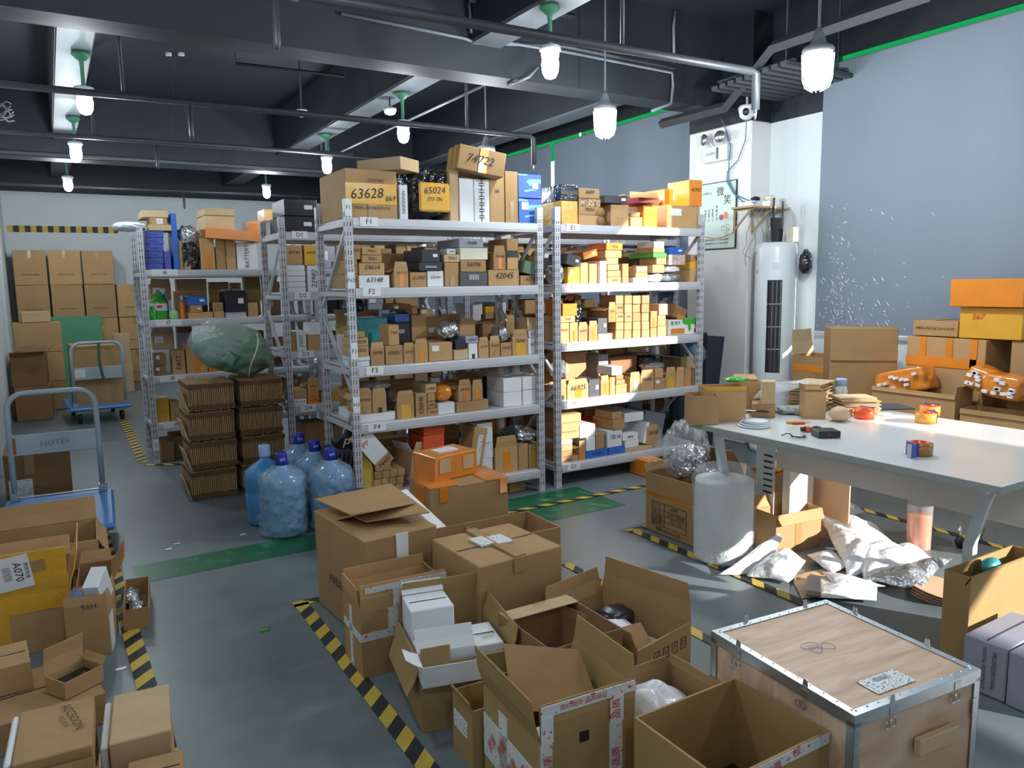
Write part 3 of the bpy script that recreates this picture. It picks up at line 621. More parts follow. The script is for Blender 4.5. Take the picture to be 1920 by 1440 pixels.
def row(shelf, Y, zs, data, maxd=.42, mind=.16, x1lim=99, zlim=99):
    """each line: x0 x1 ytop ybot colour kind [text]; pixel corners of the front face, which stands on the shelf at depth Y"""
    it = []
    for ln in data.strip().split('\n'):
        q = ln.split(); x0, x1, yt, yb = map(float, q[:4]); c, kd = q[4], q[5]; txt = ' '.join(q[6:])
        off = .04+random.random()*.015
        if '@' in kd: kd, o_ = kd.split('@'); off = float(o_)
        Yf = Y+off
        a, zb = PY(x0, (yt+yb)/2, Yf); b_, _ = PY(x1, (yt+yb)/2, Yf); _, zt = PY((x0+x1)/2, yt, Yf); _, zb = PY((x0+x1)/2, yb, Yf)
        it.append(dict(x0=a, x1=b_, z0=zb, z1=zt, Y=Yf, c=c, k=kd, t=txt))
    # settle on the shelf or on what is below
    it.sort(key=lambda d: d['z0'])
    done = []
    for d in it:
        d['x0'] += .0015; d['x1'] -= .0015
        sup = zs; best = .045
        for e in done:
            if min(d['x1'], e['x1'])-max(d['x0'], e['x0']) > .25*min(d['x1']-d['x0'], e['x1']-e['x0']) and abs(e['z1']-d['z0']) < best and abs(d['Y']-e['Y']) < .1:
                sup = e['z1']; best = abs(e['z1']-d['z0'])
        h = d['z1']-d['z0']
        if abs(sup-d['z0']) < .06 or sup == zs and d['z0']-zs < .06: d['z0'] = sup; d['z1'] = max(d['z1'], sup+.02)
        if d['z0'] < zs: d['z0'] = zs
        for e in done:
            if abs(d['Y']-e['Y']) < .1:
                ox = min(d['x1'], e['x1'])-max(d['x0'], e['x0']); oz = min(d['z1'], e['z1'])-max(d['z0'], e['z0'])
                if ox > 0 and oz > .004 and ox < .5*(d['x1']-d['x0']):
                    if d['x0']+d['x1'] > e['x0']+e['x1']: d['x0'] = e['x1']+.001
                    else: d['x1'] = e['x0']-.001
        done.append(d)
    for d in done: d['z1'] -= .0022; d['Y'] += random.uniform(0, .006)
    low = sorted([d for d in done if d['z0'] < zs+.02], key=lambda d: d['x0']+d['x1']); up = sorted([d for d in done if d['z0'] >= zs+.02], key=lambda d: d['x0']+d['x1'])
    for tier, lst in (('bottom tier,', low), ('upper tier,', up)):
        for i, d in enumerate(lst):
            m, cw, nm = COL[d['c']]; sx = d['x1']-d['x0']; h = d['z1']-d['z0']; kd = d['k']
            if sx < .01 or h < .008: continue
            rnd = random.Random(int(sx*1e4)+i); sy = min(maxd, max(mind, sx*rnd.uniform(1.2, 2.4)))
            for e in done:  # what stands on another needs that one to be deep enough
                if e is not d and abs(e['z0']-d['z1']) < .003: sy = max(sy, .2)
            shape = 'tall' if h > 1.5*sx else 'flat' if sx > 2.2*h else 'small' if sx < .09 else 'squarish'
            lb = '%s %s %s%s, %s from left, %s shelf %s' % (shape, cw, 'open box' if 'F' in kd or 'O' in kd else 'box', ' marked '+d['t'] if d['t'] and d['t'][0] != '_' else '', ordw(i), tier, shelf)
            flaps = []; tapes = []; texts = []; top = 'closed'; H = h; til = None
            if 'F' in kd: top = 'open'; H = h*.7; flaps = [('f', h*.3, -2 if 'l' not in kd else 4, sx*.1), ('l', min(.08, h*.25), rnd.uniform(60, 150), .01)] + ([('r', min(.07, h*.2), rnd.uniform(20, 140), .01)] if rnd.random() < .4 else [])
            if 'O' in kd: top = 'open'; flaps = [('l', h*.35, rnd.uniform(20, 100), .01), ('b', h*.4, rnd.uniform(-10, 40), .01)]
            vf = .95 if top == 'closed' else 1
            if 'Q' in kd: tapes.append(('f', .36, .05, .68, .62*vf+.2*(top == 'open'), 'orange_tape'))
            if 'Y' in kd: tapes.append(('f', .25, .0, .8, .72, 'yellow_tape'))
            if 'N' in kd: tapes.append(('f', .36, .02, .68, .42, 'tan_tape'))
            if 'X' in kd: tapes.append(('f', .38, .0, .68, .3, 'black_box'))
            if 'H' in kd: tapes.append(('f', .0, .4, 1, .62, 'black_box'))
            if 'L' in kd: tapes.append(('f', .12, .55, .42, .85, 'label_white', 'label'))
            if 'V' in kd: tapes.append(('f', .35, .05, .75, .9, 'label_print', 'label'))
            if 'W' in kd: tapes.append(('f', .6, .4, .85, .65, 'label_white', 'label'))
            if 'Z' in kd: tapes.append(('f', .06, .08, .5, .42, 'orange_tape'))
            tm = 'ink_white' if d['c'] in 'khU' else 'ink'
            tt = d['t'].replace('_', '')
            if tt and 'S' not in kd:
                rot = 90 if 'v' in kd else 0; wdt = (h if rot else sx)
                texts.append(('f', .5, .62 if top == 'closed' and not rot and h > .06 else .5 if top == 'closed' or rot else .78, tt, min((sx if rot else h)*.55, wdt*1.45/max(3, len(tt))), 'ink_red' if 'R' in kd else tm, rot, .25 if tt[0].isdigit() else 0))
            if 'T' in kd: til = ('Y', 14 if 'T+' not in kd else -14)
            zz = d['z0'] + (.02 if til else .0006)
            if 'M' in kd:
                o = lump('wrapped_parcel' if d['c'] in 'sB' else 'soft_parcel', ((d['x0']+d['x1'])/2, d['Y']+sy/2, d['z0']+h*.5), (sx*.5, sy*.5, h*.5), m, i, .14, 2.2, 3, flat=.55); tag(o, lb.replace(' box', ' parcel'), 'parcel', 'goods on shelf '+shelf); continue
            if nm == 'carton': nm = {'tall': 'tall_carton', 'flat': 'flat_carton', 'small': 'small_carton'}.get(shape, 'carton')
            carton(nm, lb, 'box', (d['x0'], d['Y'], zz), 0, (sx, sy, H), m, top, flaps, tapes, texts, 'goods on shelf '+shelf, til, t=.0025, jit=.0012 if sx > .05 else 0, seam=False)
def back(shelf, x0, x1, Y, zs, hmax, n, seed, dmax=.2, pal='bbbdbbbdnbkwbdab', hmin=.08, where='at the back of'):
    rnd = random.Random(seed); x = x0+.03; k = 0
    while x < x1-.08 and k < n:
        sx = rnd.uniform(.08, .2) if rnd.random() < .8 else rnd.uniform(.2, .3); sx = min(sx, x1-x-.02); z = zs; lim = zs+rnd.uniform(.65, 1)*hmax; lv = 0
        while z < lim-.035 and lv < 3:
            h = min(rnd.uniform(hmin, hmin+.16), lim-z); c = rnd.choice(pal); m, cw, nm = COL[c]; ww = sx*rnd.uniform(.8, .98)
            lb = '%s box %s shelf %s, %s column, %s' % (cw, where, shelf, ordw(k), ('bottom one', 'second one up', 'third one up')[lv])
            tp = [('f', .35, .1, .65, .7, 'orange_tape')] if rnd.random() < .12 and c == 'b' else [('f', .1, .4, .5, .8, 'label_white', 'label')] if rnd.random() < .12 else []
            opn = rnd.random() < .3 and lv > 0
            if nm == 'carton': nm = 'tall_carton' if h > 1.5*ww else 'flat_carton' if ww > 2.2*h else 'small_carton' if ww < .1 else 'carton'
            carton(nm, lb, 'box', (x+(sx-ww)*.5*(lv > 0), Y+rnd.random()*.02, z+.0006), 0, (ww, dmax*rnd.uniform(.75, 1), h), m, 'open' if opn else 'closed', [('f', h*.4, rnd.uniform(5, 60), .01), ('l', h*.4, rnd.uniform(5, 120), .01)] if opn else [], tp, [], 'goods on shelf '+shelf, None, .0025, 0, False)
            z += h+.0012; lv += 1
            if opn: break
        x += sx+rnd.uniform(.004, .03); k += 1
row('F1', YF, ZF[0], '''
648 745 317 410 b cS@.045 63628
749 765 346 411 w vc@.045 _NNNNNN
843 861 317 414 n c
861 889 334 414 w c
889 918 336 416 w vc _HHHHHHH
918 946 321 416 b c _iiii
948 972 321 417 b cN
972.5 1016 372 418 U cL
972 1016 326 372 U cW''', .5, .3)
row('F2', YF, ZF[1], '''
655 671.5 514 539.6 b c 206
655 671 486 513 b c 91-2
655 677 458 485 b c 2060
673 731 515.5 539.6 w c 63148
673 721.5 492.6 515 b c 59614
679 717 477.7 492.6 b c 70461
679 715 464 477 b c 70461
739 766 490 538.5 b FQ 77117
769.6 800.5 510 537 b c 61790
801.7 832 507.5 537 w c _aikon
786 830 491.5 507 k c _ooooo
791 826 467.4 491.5 k cW
834 861 491.5 537 b cN
833 863 476.6 491.5 n c 70462
838 855 466 476 w c 70482
862.4 914.6 510 537 h c _IIIIII
863.5 911.7 487 509.6 b c 56996
857 915 464 487 c c
861 907 447.5 464 a c 70480
916 974 505.7 536 b c 42045
926 948.5 460 505 b FQ 76488
950.6 971.7 447 505 b cH
976 1016 516 535.7 b c 62785
980 1014 492 513 g TcW''', .44, .26)
row('F3', YF, ZF[2], '''
662 694 677 686.7 w c
662 694 668 677 w c
660 692 649.5 667.4 b c 76922
660 691 633 649 b c 70538
660 685 622 632.6 b c
695 721 641 684 b FN 69786
723 756 647.7 683 b c 03301
729 749 609 647 b c 7181
757 777.6 642 679 b F 66793
778 803 635 678 b FQ
804 849 642 677.5 b cL
851 878 654.6 672 n c
854 874 637 654.6 k c
878.5 896 643 671 w cX
872 897 630 643 a c 64666
898 917 631.7 670.6 b F 66159
918 937.5 629 666.7 b FN 66359
939 960 642 666.7 b c 56675
939 957 611 641.6 s M
961 990 616.8 666 b FY 76045
991 1016 633 663 w c 6785
991 1013 619 632.5 w c 67004''', .3)
row('F3', YF+.24, ZF[2], '''
688 728 596 650 t c
735 770 604 650 k c _IIIII
772 800 590 640 b O
862 892 596 640 b F
905 930 606 640 d c
950 966 590 640 b F
990 1012 596 640 n c
740 768 588 603 u c''', .3)
row('F4', YF, ZF[3], '''
675 742 774 795.5 w c@.045
670 697 727 776 b FN 67696
698 725 727 774 b FX
726 740 727 774 k M
744 777 732 787 b FY
779.5 801 737 783 b vc _OISHE
802 822 766 780.6 b c 7418
802 818 752 766 b c 70464
802 817 737.5 751.5 b c
795 819 720 736.5 n c 69882
820 853 755 766.4 w c@.04
820 853 723 755 o McX 6898
856 916 751 774 b c
860 884 711 751 b FQ 69202
885.5 905 711 751 b FQ
944 979 735 764.6 f c@.045
980 1016 730 761 f c@.045
944 979 708.5 735 f c@.045
980 1016 705 730 f c@.045''', .45, .2)
row('F5', YF, ZF[4], '''
794 834 816 850 r c
794 834 794 816 r c
895 925 860 882 w c
895 925 831 860 w c
895 924 793 831 w c _iii
929 971.5 817 887 b FQ
972.5 991.5 832 884 b c
992.5 1016 832 880 b cY''', .45, .25)
row('E1', YF, ZE[0], '''
1052.5 1084 376 419 y c
1052.5 1084 346 376 B cH
1085.5 1125 403 420 b c
1085.5 1125 386.5 403 b c 70056
1086 1127 372 386.5 K c
1086 1125 353 372 b c 6609
1146 1180 383 421.6 b cN
1183 1206 406.6 422.5 b c
1184 1201 397 406.6 b c
1207 1234 384 422.5 o c
1251 1313 385 424 b cL
1293 1318 337 385 o c@.045 65967''', .5, .25)
row('E2', YF, ZE[1], '''
1048 1061 495 531 s M
1065 1088 500 531 y cL
1089 1104 492 530 b c
1105 1120 494 530 b c
1125.6 1138 489 530 w c
1140 1166 519 529.5 b c 66422
1140 1166 507 518.5 b c
1140 1162 495.6 506.5 b c
1131 1160 483.5 495 b c
1135 1166 469 483 b c
1137 1168 455 469 o c 7616
1167 1179 494 529 b c
1188 1215 520 529 w c 71922
1192 1215 510 519.5 b c
1194 1215 499 509.5 n c
1219 1249 511.6 528.5 w M
1224 1246 496 511 b c
1231 1250 483 495.6 b c
1225 1251 474 483.4 G c
1225 1247 464.7 474 b c
1227 1246 452.5 464.5 w c
1251 1282 511 528 s M
1252 1281 497 511 w M
1254 1285 477 497 P c
1256 1283 463 477 u cW
1294 1315 505 525.6 b cN
1294 1316 490 505 y cW
1296 1314 477 490 b c 7962
1062 1088 478 499 h TcW
1095 1122 478 492 o T+cW''', .4, .2)
row('E3', YF, ZE[2], '''
1048 1068 604.6 642 b cR 70685
1069 1084.6 604 642 b cQ
1049 1079 592 604 b c 7145
1056 1083 569 591.5 o O
1085.5 1102.6 603.5 640 b F 66204
1104 1120.5 601 639.6 b FQ
1121.5 1149 625 637 p c
1121.5 1140 596 625 h cW
1141 1154.5 566 604 b FQ 7614
1155 1170 619 636 b c
1155 1170 603.5 619 b c
1155 1170 587 603.5 b c 7640
1155 1170 570 587 b c 7640
1155 1170 553.5 570 b c
1171 1185.5 619 635 b c
1171 1185.5 603.5 619 b c
1171 1185.5 587 603.5 b c 7641
1171 1185.5 570 587 b c
1171 1185.5 553.5 570 b c
1187 1202 618.5 635 b c
1187 1202 602.5 618.5 b c
1187 1202 586 602.5 b c
1187 1202 570 586 b c
1187 1202 554 570 b c
1203.5 1218 618 634 b c
1203.5 1218 602 618 b c
1203.5 1218 586 602 b c
1203.5 1218 569.5 586 b c
1203.5 1218 553.5 569.5 b c
1219.5 1232 614 631.7 b c
1219.5 1232.5 583 613.5 b cQ
1233.5 1250 611 629.6 b c
1233.5 1249 591 611 b c
1236 1253 569.6 591 p c
1255 1312 598 628.5 w Zc''', .36, .2)
row('E4', YF, ZE[3], '''
1048 1062.5 711 748 b FX
1063.5 1103.5 710 749 b FQ 66925
1104.5 1125.5 711 744 h cW
1126.5 1142.5 703.5 742 b FQ
1143.5 1154 707 740 y cVv
1155 1176.5 720 740 b c
1155 1172 712 720 b c
1155 1169 703 712 b c
1147 1167 687 702.5 w c
1181 1201 697 736 b FV
1201.5 1227 693 734 b F _SNAIL
1227.8 1248 709 729 b cL
1228 1244 691 709 b c
1249 1267.5 688 728.5 b FY
1268 1283 688 725 b F
1284 1297.5 690 723 b FQ
1300 1313 692 719 b c''', .3)
row('E4', YF+.27, ZE[3], '''
1060 1100 660 720 b c
1122 1141 664 730 a c
1145 1195 668 720 d c
1200 1250 664 700 B M
1276 1306 668 700 n O''', .26)
row('G1', YF, ZE[4], '''
1048 1085 856 871 b c 58525
1048 1074 845.5 857 b c
1048 1074 834 845.5 b c
1048 1074 825 834 w c
1048 1087 809 825 b c
1048 1086 793 809 b c
1048 1090 776 792.5 b c
1081 1098 826 863 b FQ
1099 1140 843 861.6 u c _TACKLE
1141 1172 838 858 u c
1099.5 1117 820 843 w c
1088 1117 796 820 w c
1117.5 1134 813 840 b c
1135 1167 806.6 838 w c 72L16
1150 1172 786 797 b c
1148 1167 772 786 b c
1168 1198 825 837 w c
1168 1197 812 825 w c _HHL
1172 1225 837 851 n c
1206 1212 795 834 w Tc
1213 1236 798 836 b c 3A18
1172 1208 774 790 w c''', .4, .22)
row('G1', YF+.2, ZE[4], '''
1104 1148 789 850 r c
1160 1190 780 850 w c
1200 1240 770 830 a Tc''', .3)
# things behind in the front racks
for sh, x0, x1, zz, hm, sd in (('F1', 1.7, 2.9, ZF[0], .16, 1), ('F2', 1.62, 2.9, ZF[1], .3, 2), ('F3', 1.62, 2.88, ZF[2], .3, 3), ('F4', 1.62, 2.88, ZF[3], .22, 4), ('F5', 1.62, 2.85, ZF[4], .36, 5),
                               ('E1', 3.4, 3.8, ZE[0], .16, 6), ('E2', 3.12, 4.4, ZE[1], .3, 7), ('E3', 3.12, 4.4, ZE[2], .28, 8), ('E4', 3.12, 4.4, ZE[3], .3, 9), ('G1', 3.12, 4.4, ZE[4], .36, 10)):
    back(sh, x0, x1, YF+.47, zz, hm, 9, sd, .12, pal='bdbdbdbkbdwab')
# second row
row('D2', YD, ZD[1], '''
537 567.5 459 494 b c 69181
569.5 599 459.5 494 y c 69181
537 574 538.5 549 w c
537 574 528 538.5 w c
537 573 517.5 528 w c
537 573 507 517.5 w c
537 572 496 507 w c
577 602 497.5 548 w vc 22982''', .3)
row('D1', YD, ZD[0], '''
533 594 405 437 k cW
533 595 373 405 k cW''', .5, .3)
row('D3', YD, ZD[2], '''
541 555 622 659 b c
556 575 620 659 w vc _SYHT
577 607 627.5 656 b c
579 602.5 604.5 627.5 w cW''', .4)
row('D4', YD, ZD[3], '''
551 576 747.5 765 w c IN CHINA
577.5 600 744 764 o c 70752
551 576 730 747.5 b c
577 597.5 707.5 744 b FQ 70736
602 619 728 759 b FQ
620 640 726 758 b FQ''', .3)
back('D1', 2.0, 2.85, YD+.05, ZD[0], .1, 3, 21, .3); back('D2', 1.95, 2.85, YD+.05, ZD[1], .4, 6, 22, .3); back('D3', 1.95, 2.85, YD+.05, ZD[2], .4, 6, 23, .3); back('D4', 2.0, 2.85, YD+.05, ZD[3], .38, 6, 24, .3); back('D5', 1.6, 2.85, YD+.05, ZD[4], .3, 5, 25, .3)
for k, nm in enumerate(('C6', 'first under C6', 'second under C6', 'third under C6', 'fourth under C6')):
    back(nm, 3.1, 4.5, YD+.04, ZD[k], .12 if k == 0 else .42, 11, 30+k, .35, pal='bbbbdbkwboaysbb' if k else 'bynby')
for k, nm in enumerate(('C1', 'C2', 'first under C2', 'second under C2', 'third under C2')):
    back(nm, 4.65, 5.4, YD+.04, ZD[k], .12 if k == 0 else .4, 6, 40+k, .3)
# far left rack
row('I6', YI, ZI[0], '''
271 307 494 505.5 v c _oooo
271 307 483 494 v c _oooo
271 307 471 483 v c _oooo
271 307 458 471 v c _oooo
271 307 445 458 v c _oooo
271 307 432.5 445 v c _oooo
308 321 471 505 v c
279 322 421 432 n c
281 314 408 421 b cV
266 316 394.5 408 n c
323 334 400 505 u c
336 343 451 505 b c
344 357 451 505 b vc _IOPPO
376 403 447 505 b cQ
404 423 445 505 b F
424 442 445 505 b c
444 482 454 505 w vc _BATTERY
376 425 430 446 d c
385 440 404 430 n c
383 440 391 404 n c
495 517 392 414 y c
466 494 414 452 o c''', .45, .25, )
lump('wrapped_parcel', (1.03, YI+.14, 1.83), (.085, .1, .19), 'silver_film', 3, .2, 3, 4, flat=.3).update({}) if False else None
o = lump('wrapped_parcel', (1.06, YI+.12, ZI[0]+.13), (.075, .08, .14), 'black_film', 3, .2, 3, 4, flat=.4); tag(o, 'black film wrapped bundle on top shelf I6 among brown cartons', 'parcel')
o2 = lump('foil_top', (0, -.01, .15), (.08, .07, .09), 'silver_film', 5, .25, 3, 3, o, flat=.2)
carton('taped_parcel', 'long orange taped parcel lying askew on the cartons of shelf I6', 'box', (1.18, YI-.02, 1.905), R(-14), (.42, .2, .085), 'orange_tape', tapes=[('l', .1, .1, .9, .9, 'tan_tape')], tilt=('Y', 4), seam=False)
row('I7', YI, ZI[1], '''
354 400 585 597.5 b c
357 380 572.5 585 b cW
352 389 555 572.5 u cW
401 421 583 596 b c
399 419 567 583 b c
423 463 585 597 w c
422 463 545 585 k cW
465 484 567 597 b c''', .35)
row('I8', YI, ZI[2], '''
290 312 686 705 d cL
290 312 663 685 d cL
323 348 656 705 b vc _FAST
350 389 645 705 b cQ
391 411 688 705 o c''', .4)
row('I9', YI, ZI[3], '''
292 318 746 788 y c
320 338 752 787 b cN''', .35)
back('I6', .75, 1.95, YI+.45, ZI[0], .25, 4, 51, .14); back('I7', .72, 2.0, YI+.42, ZI[1], .38, 7, 52, .16); back('I8', .72, 2.0, YI+.42, ZI[2], .42, 7, 53, .16); back('I9', .95, 2.0, YI+.1, ZI[3], .3, 6, 54, .3)
for k in range(3): back('right of %s' % ('I6', 'I7', 'I8')[k], 2.15, 3.4, YI+.04, ZI[k], .3, 6, 60+k, .3)
for i, (px, h, wdt) in enumerate(((303, .17, .1), (326, .19, .12), (341, .15, .11))):
    a, z = PY(px, 850, YI+.1); carton('carton', 'dark carton on the floor under the I9 board, %s from the left' % ORD[i], 'box', (a, YI+.08+.1*i, .001), 0, (wdt, .3, h), 'card_dark')
# cleaning bottles on I7
def bottle(name, label, x, y, z, prof, m, cap=None, capm='black_plastic', lab=None, n=18, sq=(1, 1)):
    o = MB().lathe(prof, n).build(name, m, None, True); o.location = (x, y, z); o.scale = (sq[0], sq[1], 1); tag(o, label, 'bottle')
    if cap: MB().lathe(cap, 14).build('cap', capm, o, True)
    if lab:
        MB().lathe([(lab[0], lab[1]), (lab[0], lab[2])], n, caps=False).build('label', 'label_white', o, True)
    return o
zi = ZI[1]+.001
x, _ = PY(299, 580, YI+.1)
o = bottle('detergent_bottle', 'large green detergent bottle with white label on shelf I7', x, YI+.12, zi, [(.06, 0), (.068, .01), (.068, .13), (.06, .165), (.03, .185), (.024, .2)], 'soap_green', [(.028, .2), (.03, .225), (.012, .235), (.01, .25)], 'bright_green', (.0688, .075, .135), sq=(1, .6))
MB().lathe([(.02, 0), (.02, .02)], 12).build('label_badge', 'ink_red', o).location = (0, -.068, .1)
x, _ = PY(309, 580, YI+.2)
o = bottle('spray_bottle', 'blue spray bottle with white trigger behind the green detergent', x, YI+.26, zi, [(.035, 0), (.038, .01), (.038, .14), (.016, .19), (.014, .21)], 'blue_box', [(.016, .21), (.018, .235)], 'lamp_white')
MB().box(-.045, -.01, .235, .02, .01, .26, .004).box(-.03, -.005, .2, -.024, .005, .235).build('trigger', 'lamp_white', o)
x, _ = PY(284, 588, YI+.1); bottle('detergent_bottle', 'small green bottle at the left end of shelf I7', x, YI+.08, zi, [(.03, 0), (.034, .01), (.03, .07), (.012, .1)], 'soap_green', [(.014, .1), (.014, .115)], 'bright_green')
x, _ = PY(326, 585, YI+.1); o = bottle('pump_bottle', 'translucent green hand soap pump bottle on shelf I7', x, YI+.1, zi, [(.036, 0), (.042, .01), (.038, .06), (.02, .075), (.018, .085)], 'soap_clear', [(.012, .085), (.01, .1), (.004, .101), (.004, .14)], 'lamp_white')
MB().box(-.03, -.006, .14, .008, .006, .15, .002).build('nozzle', 'lamp_white', o)
x, _ = PY(342, 580, YI+.1); bottle('squeeze_bottle', 'slim orange bottle with a pale cap on shelf I7', x, YI+.1, zi, [(.022, 0), (.025, .01), (.019, .07), (.024, .12), (.018, .15), (.01, .16)], 'juice', [(.011, .16), (.012, .18), (.004, .2)], 'lamp_white')
# specials on F1
def facepx(x0, x1, yt, yb, Y): a, z0 = PY(x0, (yt+yb)/2, Y); c, _ = PY(x1, (yt+yb)/2, Y); _, z1 = PY((x0+x1)/2, yt, Y); _, z0 = PY((x0+x1)/2, yb, Y); return a, c, z0, z1
big = [o for o in S.objects if 'marked 63628, ' in o.get('label', '')][0]
a, c, z0, z1 = facepx(649, 745, 317, 409, YF+.03)
dm = (c-a-.003, .5, z1-z0)
patch(big, dm, 'f', 0, dm[2]*.3, dm[0], dm[2]*.72, 'yellow_tape', e=.003); letter(big, dm, 'f', dm[0]*.4, dm[2]*.5, '63628', .085, 'ink', 4, .2, .005); letter(big, dm, 'f', dm[0]*.87, dm[2]*.42, '869', .045, 'ink', 4, .2, .005)
letter(big, dm, 'f', dm[0]*.5, dm[2]*.22, 'MEAS: 36X36X29 CM', .026, 'ink', 0, 0, .005); letter(big, dm, 'f', dm[0]*.6, dm[2]*.78, 'CTN NO:', .026, 'ink', 0, 0, .005)
patch(big, dm, 'f', dm[0]*.42, 0, dm[0]*.6, dm[2]*.3, 'tan_tape', e=.003)
carton('carton', 'flat pale carton lying across the big carton marked 63628', 'box', (1.9, YF-.03, z1+.004), R(32), (.2, .33, .075), 'card_pale', seam=False)
zz = PY(885, 334, YF+.03)[1]
o = carton('carton', 'tilted carton marked 74722 on top of the white boxes of shelf F1', 'box', (2.29, YF-.02, zz+.05), R(-10), (.32, .26, .155), 'card', tapes=[('f', .44, 0, .62, 1, 'yellow_tape'), ('l', .15, 0, .4, 1, 'yellow_tape'), ('l', .6, 0, .8, 1, 'yellow_tape')], texts=[('f', .46, .5, '74722', .075, 'ink', 0, .2)], tilt=('Y', 9), seam=False)
a, c, z0, z1 = facepx(767, 842, 325, 412, YF+.1)
o = lump('bagged_bundle', ((a+c)/2, YF+.25, ZF[0]+.185), ((c-a)*.5, .19, .16), 'black_film', 8, .1, 2.5, 5, flat=.6); tag(o, 'big black plastic wrapped bundle with yellow tape marked 65024 on shelf F1', 'parcel')
b = MB(); W = c-a
for i in range(8):
    pass
b.box(-W*.36, -.226, -.13, W*.4, -.2, .05, .01); t_ = b.build('tape', 'yellow_tape', o)
letter(t_, (0, 0, 0), 'f', 0, 0, '65024', .06, 'ink', 3, .2, .228); letter(t_, (0, 0, 0), 'f', 0, -.055, '777-7N', .035, 'ink', 3, .2, .228)
# specials on E1
carton('black_box', 'flat black box lying on the taped carton of shelf E1', 'box', (PY(1140, 383, YF)[0], YF+.04, PY(1163, 382, YF+.02)[1]+.003), R(-4), (.2, .3, .055), 'black_box', tapes=[('f', .74, .35, .92, .7, 'label_white', 'label')], seam=False)
carton('carton', 'open carton behind the flat black box on shelf E1', 'box', (PY(1148, 400, YF+.36)[0], YF+.36, ZE[0]+.001), 0, (.2, .16, .17), 'card', 'open', [('l', .07, 30, .01), ('r', .07, 10, .01), ('b', .06, 0, 0)], t=.003)
tag(MB().box(0, 0, 0, .2, .27, .006).box(0, 0, .034, .2, .27, .04).box(0, 0, .006, .006, .27, .034).build('folder', 'wine_box'), 'open wine red folder box on the orange parcel of shelf E1', 'folder').location = (PY(1197, 383, YF)[0], YF+.0, PY(1220, 383, YF+.03)[1]+.004)
a, c, z0, z1 = facepx(1236, 1277, 360, 423, YF+.25)
carton('carton', 'big open brown carton behind the printed one on shelf E1', 'box', (3.98, YF+.3, ZE[0]+.001), 0, (.3, .26, .25), 'card', 'open', [('f', .05, -20, .01), ('l', .05, 70, .01)], t=.004)
carton('taped_parcel', 'orange brown taped parcel behind the one marked 65967 on shelf E1', 'box', (4.32, YF+.28, ZE[0]+.001), 0, (.16, .25, .33), 'orange_tape', seam=False)
o = MB().tube([(0, 0, 0), (0, .25, 0)], .033, 16).build('cardboard_tube', 'card_dark', None, True); o.location = (PY(1132, 400, YF)[0], YF+.03, ZE[0]+.034); tag(o, 'dark cardboard tube lying on shelf E1 between carton stacks', 'tube')
o = MB().tube([(0, 0, 0), (0, .25, 0)], .03, 16).build('cardboard_tube', 'card_dark', None, True); o.location = (PY(1132, 400, YF)[0]+.002, YF+.03, ZE[0]+.099); tag(o, 'upper dark cardboard tube resting on the lower one on shelf E1', 'tube')
# on the E3 carton: green printed splash
wb_ = [o for o in S.objects if o.get('label', '').startswith('flat white box') and 'shelf E3' in o.get('label', '')]
if wb_:
    o = wb_[-1]; a, c, z0, z1 = facepx(1255, 1312, 598, 628.5, YF+.03); W = c-a; H = z1-z0
    b = MB(); pts = [(W*.45, H), (W*.42, H*.8), (W*.5, H*.62), (W*.6, H*.62), (W*.63, H*.3), (W*.67, H*.18), (W*.71, H*.3), (W*.7, H*.62), (W*.8, H*.66), (W*.86, H*.5), (W*.9, H*.66), (W*.99, H*.7), (W*.99, H)]
    b.prism(pts, 1, -.003, -.0018); b.build('print_green', 'soap_green', o)
    b = MB().box(W*.82, -.003, H*.12, W*.93, -.0016, H*.36).build('print_red', 'ink_red', o); MB().box(W*.06, -.003, H*.62, W*.13, -.0016, H*.86).build('print_badge', 'bright_green', o); letter(o, (W, .1, H), 'f', W*.27, H*.73, '纸方', .03, 'ink', 0, 0, .003)
carton('carton', 'dark carton with orange tape leaning on the white box of shelf E3', 'box', (4.22, YF+.06, ZE[2]+.155), 0, (.13, .16, .1), 'card_dark', tapes=[('f', .3, 0, .9, .4, 'orange_tape')], tilt=('Y', 24), seam=False)
o = lump('film_bag', (3.38, YF+.3, ZE[2]+.15), (.09, .1, .13), 'black_film', 9, .25, 2.6, 4, flat=.3); tag(o, 'crumpled black film bag beside the open orange box on shelf E3', 'bag')
# bags on shelves
def bag(label, x0, x1, yt, yb, Y, m, sd, dy=.1, amp=.22, name='plastic_bag'):
    a, c, z0, z1 = facepx(x0, x1, yt, yb, Y); o = lump(name, ((a+c)/2, Y+dy, (z0+z1)/2), ((c-a)/2, dy, (z1-z0)/2), m, sd, amp, 3, 4, flat=.15); return tag(o, label, 'bag')
bag('silver bag lying on the two cartons at the right end of shelf F5', 972, 1018, 806, 832, YF+.04, 'silver_film', 3, .16)
bag('clear plastic bag over the white foam blocks on shelf F4', 920, 1012, 688, 709, YF+.06, 'clear_film', 5, .2)
bag('silver blue taped soft parcel leaning on shelf F3', 828, 866, 604, 638, YF+.1, 'silver_film', 7, .08)
bag('clear plastic bag on the black cartons of shelf F4', 696, 740, 720, 730, YF+.05, 'clear_film', 8, .1)
bag('magenta film bundle at the left end of shelf E2', 1046, 1060, 496, 530, YF+.12, 'purple_bag', 9, .08)
bag('grey film bag at the left of shelf E4', 1048, 1072, 676, 710, YF+.12, 'clear_film', 10, .08)
bag('black film bag with silver edge on shelf E4', 1222, 1254, 680, 696, YF+.1, 'silver_film', 11, .1)
bag('clear film on the black box of shelf I7', 415, 470, 540, 550, YI+.1, 'clear_film', 12, .1)
bag('silver white bubble bag on top of the far left rack post', 213, 279, 414, 432, YI-.02, 'white_film', 13, .14)
bag('dark glossy bag behind the cartons of shelf F3', 655, 690, 560, 590, YF+.42, 'black_film', 14, .1)
